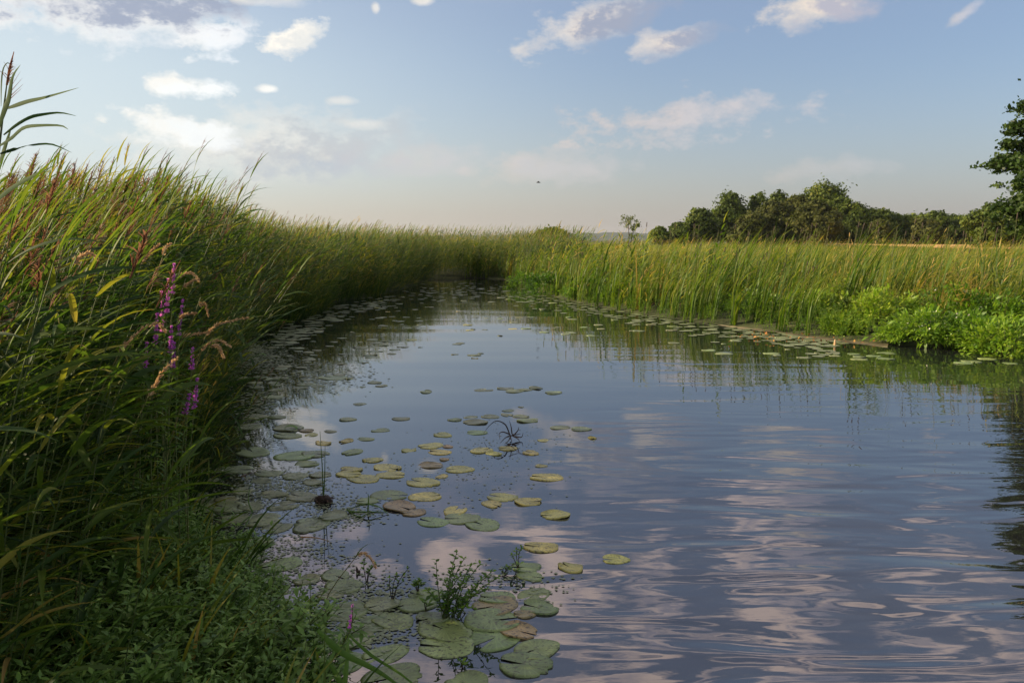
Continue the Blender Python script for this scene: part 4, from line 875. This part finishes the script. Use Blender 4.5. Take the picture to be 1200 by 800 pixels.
sprig(588, 672, [(596, 664), (606, 668), (610, 660), (598, 676)], 'dark trailing sprig stretching right from the leafy plant', 9, DARKHERB)
sprig(259, 578, [(258, 548), (261, 541)], 'thin green sprig among the crowded grey pads near the left bank', 7)
# two upright rushes with brown clump
r = empty('rush_clump', onwater(379, 588, 0)); base = np.array(r.location)
for x, y in ((375, 505), (381, 522), (378, 560)):
    g = G(); tp = atdist(x, y, base[1]) - base; g.tube(np.array([[0, 0, -.02], tp * .5 + np.array([.004, 0, 0]), tp]), [.005, .004, .0015], 5, .2); part('stem', g, [DARKHERB], r)
g = G(); g.tube(np.array([[-.06, 0, .0], [-.03, 0, .02], [.03, 0, .022], [.07, 0, .0]]), [.01, .035, .035, .01], 8, .3); c = rng.normal(0, 1, (120, 3)) * np.array([.035, .025, .010]) + np.array([0, 0, .02]); g.leaves(c, rng.normal(size=(120, 3)) * np.array([1, 1, .3]), UP + rng.normal(0, .4, (120, 3)), .05, .012, rng.uniform(0, .8, 120)); part('root_clump', g, [DEAD], r)
tag(r, 'brown root clump with two thin rushes standing upright in the water', 'rush')
def loops(name, px, py, curves, label, mat, rad=.005):
    r = empty(name, onwater(px, py, 0)); base = np.array(r.location)
    for pts in curves:
        P = smoothline([atdist(x, y, base[1] + dy) - base for x, y, dy in pts], 14); P[:, 2] = np.maximum(P[:, 2], .004); g = G(); s = np.linspace(0, 1, 14); g.tube(P, rad * np.clip(1.2 - s, .25, 1), 5, random.uniform(.1, .6)); part('stem', g, [mat], r)
    return tag(r, label, 'dead plant')
loops('rush_tuft', 596, 515, [[(597, 508, 0), (592, 497, 0), (582, 493, 0), (574, 498, .05), (567, 507, .1)], [(598, 509, 0), (590, 506, 0), (585, 508, -.1), (586, 515, -.2)], [(598, 510, 0), (592, 513, -.1), (586, 519, -.2)], [(599, 510, 0), (596, 516, -.1), (591, 520, -.2)], [(600, 508, 0), (599, 500, 0), (597, 493, 0)],
    [(600, 509, 0), (605, 509, 0), (610, 508, .05)], [(602, 510, 0), (607, 504, 0), (608, 500, 0)], [(600, 510, 0), (607, 514, -.05), (609, 518, -.1)], [(598, 512, 0), (600, 518, -.1)], [(603, 511, 0), (611, 512, 0), (613, 507, 0)]], 'dead black rush tuft with an arched stem in open water', DEAD, .007)
loops('leaf_loop', 430, 600, [[(431, 590, 0), (418, 593, 0), (406, 597, 0)], [(406, 597, 0), (425, 602, 0), (445, 600, 0), (455, 603, 0)], [(431, 590, 0), (445, 594, 0), (455, 603, -.05)], [(408, 598, 0), (420, 606, -.1), (430, 602, -.1), (440, 604, -.1)], [(431, 600, 0), (432, 584, 0), (431, 578, 0)]], 'bent dark green leaf loops floating right of the rush clump', DARKHERB, .006)
loops('bent_reed', 290, 610, [[(296, 600, 0), (291, 585, 0), (295, 561, 0)], [(292, 605, 0), (280, 615, -.1), (268, 628, -.2)], [(295, 602, 0), (288, 615, -.1), (284, 630, -.2)], [(290, 600, 0), (270, 602, 0), (248, 606, 0)]], 'broken dark reed stalks bent at the waterline near the left bank', DARKHERB, .005)
loops('floating_stalk', 300, 555, [[(283, 570, -.1), (293, 560, 0), (304, 547, 0)]], 'reddish brown stalk slanting up from the grey pads', PLUME, .004)
loops('floating_twig', 610, 532, [[(596, 520, .15), (608, 530, .05), (619, 540, -.1)]], 'thin pinkish twig floating below the dead rush tuft', PLUME, .003)
loops('floating_twig', 375, 655, [[(352, 629, 0), (372, 630, 0), (388, 635, -.1)]], 'tan reed fragment floating above the round pads on the left', STRAW, .005)
loops('stick_stub', 421, 671, [[(422, 675, 0), (419, 669, 0), (418, 664, 0)]], 'short black stub poking from the water beside the oval pad', DEAD, .014)
for (x, y, lab) in ((341, 503, 'rolled dark green lily leaf standing up on edge in mid left water'), (307, 417, 'dark rolled leaf standing among duckweed beside the left reeds')):
    g = G(); th = np.linspace(.2, 2.94, 9); rows = [np.stack([np.cos(th) * .07, np.full(9, dy), np.sin(th) * .05 * f], 1) for dy, f in ((-.03, .8), (0, 1), (.03, .8))]
    i = (np.arange(2)[:, None] * 9 + np.arange(8)[None]).ravel(); g.add(np.concatenate(rows), np.stack([i, i + 1, i + 10, i + 9], 1)); o = single('lily_leaf', g, [DARKHERB], True); o.location = onwater(x, y, .003); tag(o, lab, 'lily leaf')
# pale stakes / small marker on the mud edge
g = G(); p = onwater(978, 405, 0); g.tube(np.array([[0, 0, -.05], [0, 0, .06], [.004, 0, .12]]), [.018, .018, .012], 7, .9); o = single('reed_stub', g, [STRAW], True); o.location = p; tag(o, 'short pale stub standing in the water at the mud edge', 'stub')

# ------------------------------------------------------------------ BIRDS
for (x, y, Yd, lab) in ((631, 214, 60, 'tiny dark bird flying over the far reeds in mid sky'), ):
    r = empty('bird', atdist(x, y, Yd)); g = G(); g.tube(np.array([[-.16, 0, 0], [-.08, 0, .01], [0, 0, .015], [.1, 0, .01], [.16, 0, .0]]), [.01, .035, .045, .03, .006], 7, .5); part('body', g, [BIRDM], r, True)
    for sgn in (-1, 1):
        g = G(); g.ribbon(np.array([[0, 0, .02], [-.01, sgn * .14, .09], [-.05, sgn * .3, .05]]), np.array([.1, .09, .02]), np.array([1., 0, 0]), .5); part('wing', g, [BIRDM], r)
    tag(r, lab, 'bird')

# ------------------------------------------------------------------ SKY
SUN_AZ, SUN_EL = -84.0, 25.0
EXPO = 0.84
world = bpy.data.worlds.new('World'); scene.world = world; world.use_nodes = True; t = world.node_tree; t.nodes.clear(); L = t.links.new
STR = .088
sky = N(t, 'ShaderNodeTexSky', sky_type='NISHITA'); sky.sun_disc = False; sky.sun_elevation = R(SUN_EL); sky.sun_rotation = R(SUN_AZ); sky.air_density = 1.0; sky.dust_density = 1.3; sky.ozone_density = 3.0; sky.altitude = 50
tc = N(t, 'ShaderNodeTexCoord'); sp = N(t, 'ShaderNodeSeparateXYZ'); L(tc.outputs['Generated'], sp.inputs[0])
def M(op, a, b=None, c=None, tree=None, clamp=False):
    n = N(tree or t, 'ShaderNodeMath', operation=op); n.use_clamp = clamp
    for i, v in enumerate((a, b, c)):
        if v is None: continue
        if isinstance(v, (int, float)): n.inputs[i].default_value = v
        else: (tree or t).links.new(v, n.inputs[i])
    return n.outputs[0]
AZ = M('MULTIPLY', M('ARCTAN2', sp.outputs[0], sp.outputs[1]), 57.2958); EL = M('MULTIPLY', M('ARCSINE', sp.outputs[2]), 57.2958)
def sm(v, a, b, tree=None, lo=0., hi=1.):
    n = N(tree or t, 'ShaderNodeMapRange', interpolation_type='SMOOTHSTEP'); (tree or t).links.new(v, n.inputs[0]); n.inputs[1].default_value = a; n.inputs[2].default_value = b; n.inputs[3].default_value = lo; n.inputs[4].default_value = hi; return n.outputs[0]
# position on a flat cloud deck gives perspective to the noise
cx = N(t, 'ShaderNodeCombineXYZ'); L(AZ, cx.inputs[0]); L(M('MULTIPLY', EL, 1.7), cx.inputs[1])
def fbm(scale, detail, off=0., rough=.55):
    mp = N(t, 'ShaderNodeMapping'); L(cx.outputs[0], mp.inputs[0]); mp.inputs['Location'].default_value = (off, off * .7, off)
    n = N(t, 'ShaderNodeTexNoise'); n.inputs['Scale'].default_value = scale; n.inputs['Detail'].default_value = detail; n.inputs['Roughness'].default_value = rough; L(mp.outputs[0], n.inputs['Vector']); return n.outputs[0]
n1 = fbm(.36, 9, 3.1, .64); n2 = fbm(.36, 9, 3.1 + .5, .64); n3 = fbm(.11, 5, 20, .5)
def mixc(fac, a, b):
    n = N(t, 'ShaderNodeMix', data_type='RGBA')
    if isinstance(fac, (int, float)): n.inputs[0].default_value = fac
    else: L(fac, n.inputs[0])
    for i, v in ((6, a), (7, b)):
        if isinstance(v, tuple): n.inputs[i].default_value = (*[q / STR for q in v], 1)
        else: L(v, n.inputs[i])
    return n.outputs[2]
col = sky.outputs[0]
# group for one cloud
ng = bpy.data.node_groups.new('cloud', 'ShaderNodeTree')
for nm, ty in (('AZ', 'NodeSocketFloat'), ('EL', 'NodeSocketFloat'), ('n1', 'NodeSocketFloat'), ('n2', 'NodeSocketFloat'), ('ca', 'NodeSocketFloat'), ('ce', 'NodeSocketFloat'), ('ira', 'NodeSocketFloat'), ('ire', 'NodeSocketFloat'), ('tilt', 'NodeSocketFloat'), ('rag', 'NodeSocketFloat'), ('soft', 'NodeSocketFloat'), ('opac', 'NodeSocketFloat'), ('base', 'NodeSocketColor'), ('light', 'NodeSocketColor'), ('dark', 'NodeSocketColor')):
    ng.interface.new_socket(nm, in_out='INPUT', socket_type=ty)
ng.interface.new_socket('out', in_out='OUTPUT', socket_type='NodeSocketColor')
gi = ng.nodes.new('NodeGroupInput'); go = ng.nodes.new('NodeGroupOutput'); I = {s.name: s for s in gi.outputs}
dx = M('SUBTRACT', I['AZ'], I['ca'], tree=ng); dy = M('SUBTRACT', I['EL'], I['ce'], tree=ng); dy = M('SUBTRACT', dy, M('MULTIPLY', dx, I['tilt'], tree=ng), tree=ng)
qx = M('MULTIPLY', dx, I['ira'], tree=ng); qy = M('MULTIPLY', dy, I['ire'], tree=ng)
rr = M('SQRT', M('ADD', M('MULTIPLY', qx, qx, tree=ng), M('MULTIPLY', qy, qy, tree=ng), tree=ng), tree=ng)
d_ = M('SUBTRACT', 1.0, rr, tree=ng); d_ = M('MULTIPLY_ADD', M('SUBTRACT', I['n1'], .5, tree=ng), I['rag'], d_, tree=ng)
den = M('DIVIDE', d_, I['soft'], tree=ng, clamp=True); den = M('MULTIPLY', M('SMOOTH_MIN', den, 1, 0, tree=ng), I['opac'], tree=ng)
# lit side: towards the sun (left) and thin rim; thick parts greyer
sh = M('MULTIPLY_ADD', qx, .65, .52, tree=ng); sh = M('MULTIPLY_ADD', d_, .55, sh, tree=ng); sh = M('MULTIPLY_ADD', qy, -.30, sh, tree=ng); sh = M('MULTIPLY_ADD', M('SUBTRACT', I['n2'], I['n1'], tree=ng), -2.2, sh, tree=ng)
sh = sm(sh, .25, 1.15, ng)
mc = ng.nodes.new('ShaderNodeMix'); mc.data_type = 'RGBA'; ng.links.new(sh, mc.inputs[0]); ng.links.new(I['light'], mc.inputs[6]); ng.links.new(I['dark'], mc.inputs[7])
mo = ng.nodes.new('ShaderNodeMix'); mo.data_type = 'RGBA'; ng.links.new(den, mo.inputs[0]); ng.links.new(I['base'], mo.inputs[6]); ng.links.new(mc.outputs[2], mo.inputs[7]); ng.links.new(mo.outputs[2], go.inputs[0])
def cloud(col, x, y, rx, ry, tilt=0., rag=2.6, soft=.5, opac=1., light=(.85, .78, .68), dark=(.36, .38, .44)):
    light = tuple(q * .70 for q in light); dark = tuple(q * .78 for q in dark)
    d = ray(x, y); d = d / np.linalg.norm(d); a = math.degrees(math.atan2(d[0], d[1])); e = math.degrees(math.asin(d[2]))
    n = t.nodes.new('ShaderNodeGroup'); n.node_tree = ng; dpp = 57.3 / FPX
    for nm, v in (('AZ', AZ), ('EL', EL), ('n1', n1), ('n2', n2)): L(v, n.inputs[nm])
    for nm, v in (('ca', a), ('ce', e), ('ira', 1 / (rx * dpp)), ('ire', 1 / (ry * dpp)), ('tilt', tilt), ('rag', rag), ('soft', soft), ('opac', opac)): n.inputs[nm].default_value = v
    L(col, n.inputs['base']); n.inputs['light'].default_value = (*[q / STR for q in light], 1); n.inputs['dark'].default_value = (*[q / STR for q in dark], 1)
    return n.outputs[0]
# warm haze of the low sky
low = M('POWER', 2.718, M('MULTIPLY', M('MAXIMUM', EL, 0), -.125))
lowcol = mixc(sm(AZ, -30, 32), (.37, .325, .275), (.225, .205, .205))
col = mixc(M('MULTIPLY', low, .9), col, lowcol)
leftglow = sm(AZ, 12, -38); midsky = M('MULTIPLY', sm(EL, -1, 7), sm(EL, 24, 10))
col = mixc(M('MULTIPLY', M('MULTIPLY', leftglow, midsky), .75), col, (.40, .455, .465))
col = mixc(M('MULTIPLY', sm(EL, 9, 26), .55), col, (.245, .265, .335))
# high broken cloud, seen mostly mirrored in the water
nh = fbm(.17, 5, 41.5, .5); nh2 = fbm(.17, 5, 42.3, .5)
hc = M('MULTIPLY', sm(nh, .46, .60), sm(EL, 15.5, 20)); hs = sm(M('ADD', M('SUBTRACT', nh, nh2), M('MULTIPLY', n3, .8)), .30, .55)
col = mixc(M('MULTIPLY', hc, .72), col, mixc(hs, (1.0, .78, .67), (.42, .39, .45)))
W1 = (.84, .81, .75); W2 = (.70, .66, .60)
col = cloud(col, 350, 172, 190, 46, 0, 2.2, .9, .9, (.76, .72, .65), (.42, .44, .46))
col = cloud(col, 385, 192, 120, 20, 0, 1.8, .9, .7, (.50, .50, .50), (.37, .41, .46))
col = cloud(col, 215, 150, 70, 20, -.1, 2.8, .5, .8, W1, (.72, .74, .74))
col = cloud(col, 215, 101, 46, 13, 0, 2.6, .5, .85, W1, (.75, .76, .75)); col = cloud(col, 312, 104, 14, 5, 0, 1.5, .6, .7, W1, W1)
col = cloud(col, 400, 118, 22, 6, 0, 1.6, .6, .5, W2, W2); col = cloud(col, 420, 145, 30, 8, 0, 1.6, .6, .5, W2, W2)
col = cloud(col, 338, 46, 40, 17, .25, 2.6, .45, .95, (.92, .86, .76), (.62, .62, .60)); col = cloud(col, 250, 42, 40, 24, .1, 3.4, .7, .8, (.92, .88, .80), (.74, .76, .78))
col = cloud(col, 150, 22, 150, 30, 0, 3., .6, .8, (.84, .81, .76), (.66, .67, .68)); col = cloud(col, 125, -8, 150, 36, .03, 1.9, .35, .97, (.70, .70, .70), (.27, .31, .40))
col = cloud(col, 310, -4, 50, 12, 0, 1.5, .5, .8, (.8, .76, .68), (.5, .52, .55)); col = cloud(col, 440, 10, 6, 8, 0, 1.2, .6, .7, W2, W2); col = cloud(col, 495, 1, 16, 7, 0, 1.2, .5, .8, W2, W2)
col = cloud(col, 708, 20, 88, 30, .30, 2.5, .75, 1., (.74, .66, .58), (.27, .30, .38)); col = cloud(col, 790, 49, 56, 19, .14, 2.3, .7, 1., (.68, .61, .55), (.28, .31, .39))
col = cloud(col, 970, 6, 66, 24, .1, 2.7, .75, 1., (.72, .63, .54), (.36, .36, .42)); col = cloud(col, 1128, 18, 17, 8, .5, 2.6, .6, .7, (.60, .54, .50), (.45, .45, .5))
ns = fbm(.55, 5, 8.3)
for (x, y, rx, ry, o_, rag) in ((805, 142, 130, 26, .75, 4.2), (650, 195, 95, 24, .5, 3.2), (500, 190, 100, 20, .4, 2.6), (970, 200, 60, 16, .35, 3.)):
    col = cloud(col, x, y, rx, ry, .05, rag, .9, o_, (.66, .54, .47), (.50, .46, .46))
world.cycles.sampling_method = 'MANUAL'; world.cycles.sample_map_resolution = 256
bg = N(t, 'ShaderNodeBackground'); bg.inputs[1].default_value = STR; L(col, bg.inputs[0]); wo = N(t, 'ShaderNodeOutputWorld'); L(bg.outputs[0], wo.inputs[0])

g = G(); x0, x1, y0, y1, z0, z1 = -3300, 4200, -2800, 3500, -2.2, 46
g.add([(x0, y0, z0), (x1, y0, z0), (x1, y1, z0), (x0, y1, z0), (x0, y0, z1), (x1, y0, z1), (x1, y1, z1), (x0, y1, z1)], [(0, 3, 2, 1), (4, 5, 6, 7), (0, 1, 5, 4), (1, 2, 6, 5), (2, 3, 7, 6), (3, 0, 4, 7)])
hm, ht = nt('haze_air'); pv = N(ht, 'ShaderNodeVolumePrincipled'); pv.inputs['Color'].default_value = (.86, .90, .96, 1); pv.inputs['Density'].default_value = .00007; pv.inputs['Anisotropy'].default_value = .3
ho = N(ht, 'ShaderNodeOutputMaterial'); ht.links.new(pv.outputs[0], ho.inputs['Volume'])
tag(single('haze', g, [hm]), kind='stuff')
sun = bpy.data.lights.new('sun', 'SUN'); sun.energy = 5.0; sun.angle = R(.53); sun.color = (1, .80, .52); so = bpy.data.objects.new('sun', sun); C.objects.link(so)
S = Vector((math.sin(R(SUN_AZ)) * math.cos(R(SUN_EL)), math.cos(R(SUN_AZ)) * math.cos(R(SUN_EL)), math.sin(R(SUN_EL)))); so.rotation_euler = S.to_track_quat('Z', 'Y').to_euler()

cam = bpy.data.cameras.new('camera'); cam.sensor_width = 36; cam.lens = FPX / 1200 * 36; cam.clip_end = 12000; cam.clip_start = .05
co = bpy.data.objects.new('camera', cam); C.objects.link(co); co.location = (0, 0, CAMH); co.rotation_euler = (R(90) - PITCH, 0, 0); scene.camera = co
scene.view_settings.view_transform = 'Standard'; scene.view_settings.look = 'None'; scene.view_settings.exposure = EXPO; scene.view_settings.gamma = 1
scene.render.engine = 'CYCLES'; scene.cycles.max_bounces = 8; scene.cycles.diffuse_bounces = 4; scene.cycles.glossy_bounces = 3; scene.cycles.transmission_bounces = 4; scene.cycles.use_denoising = True
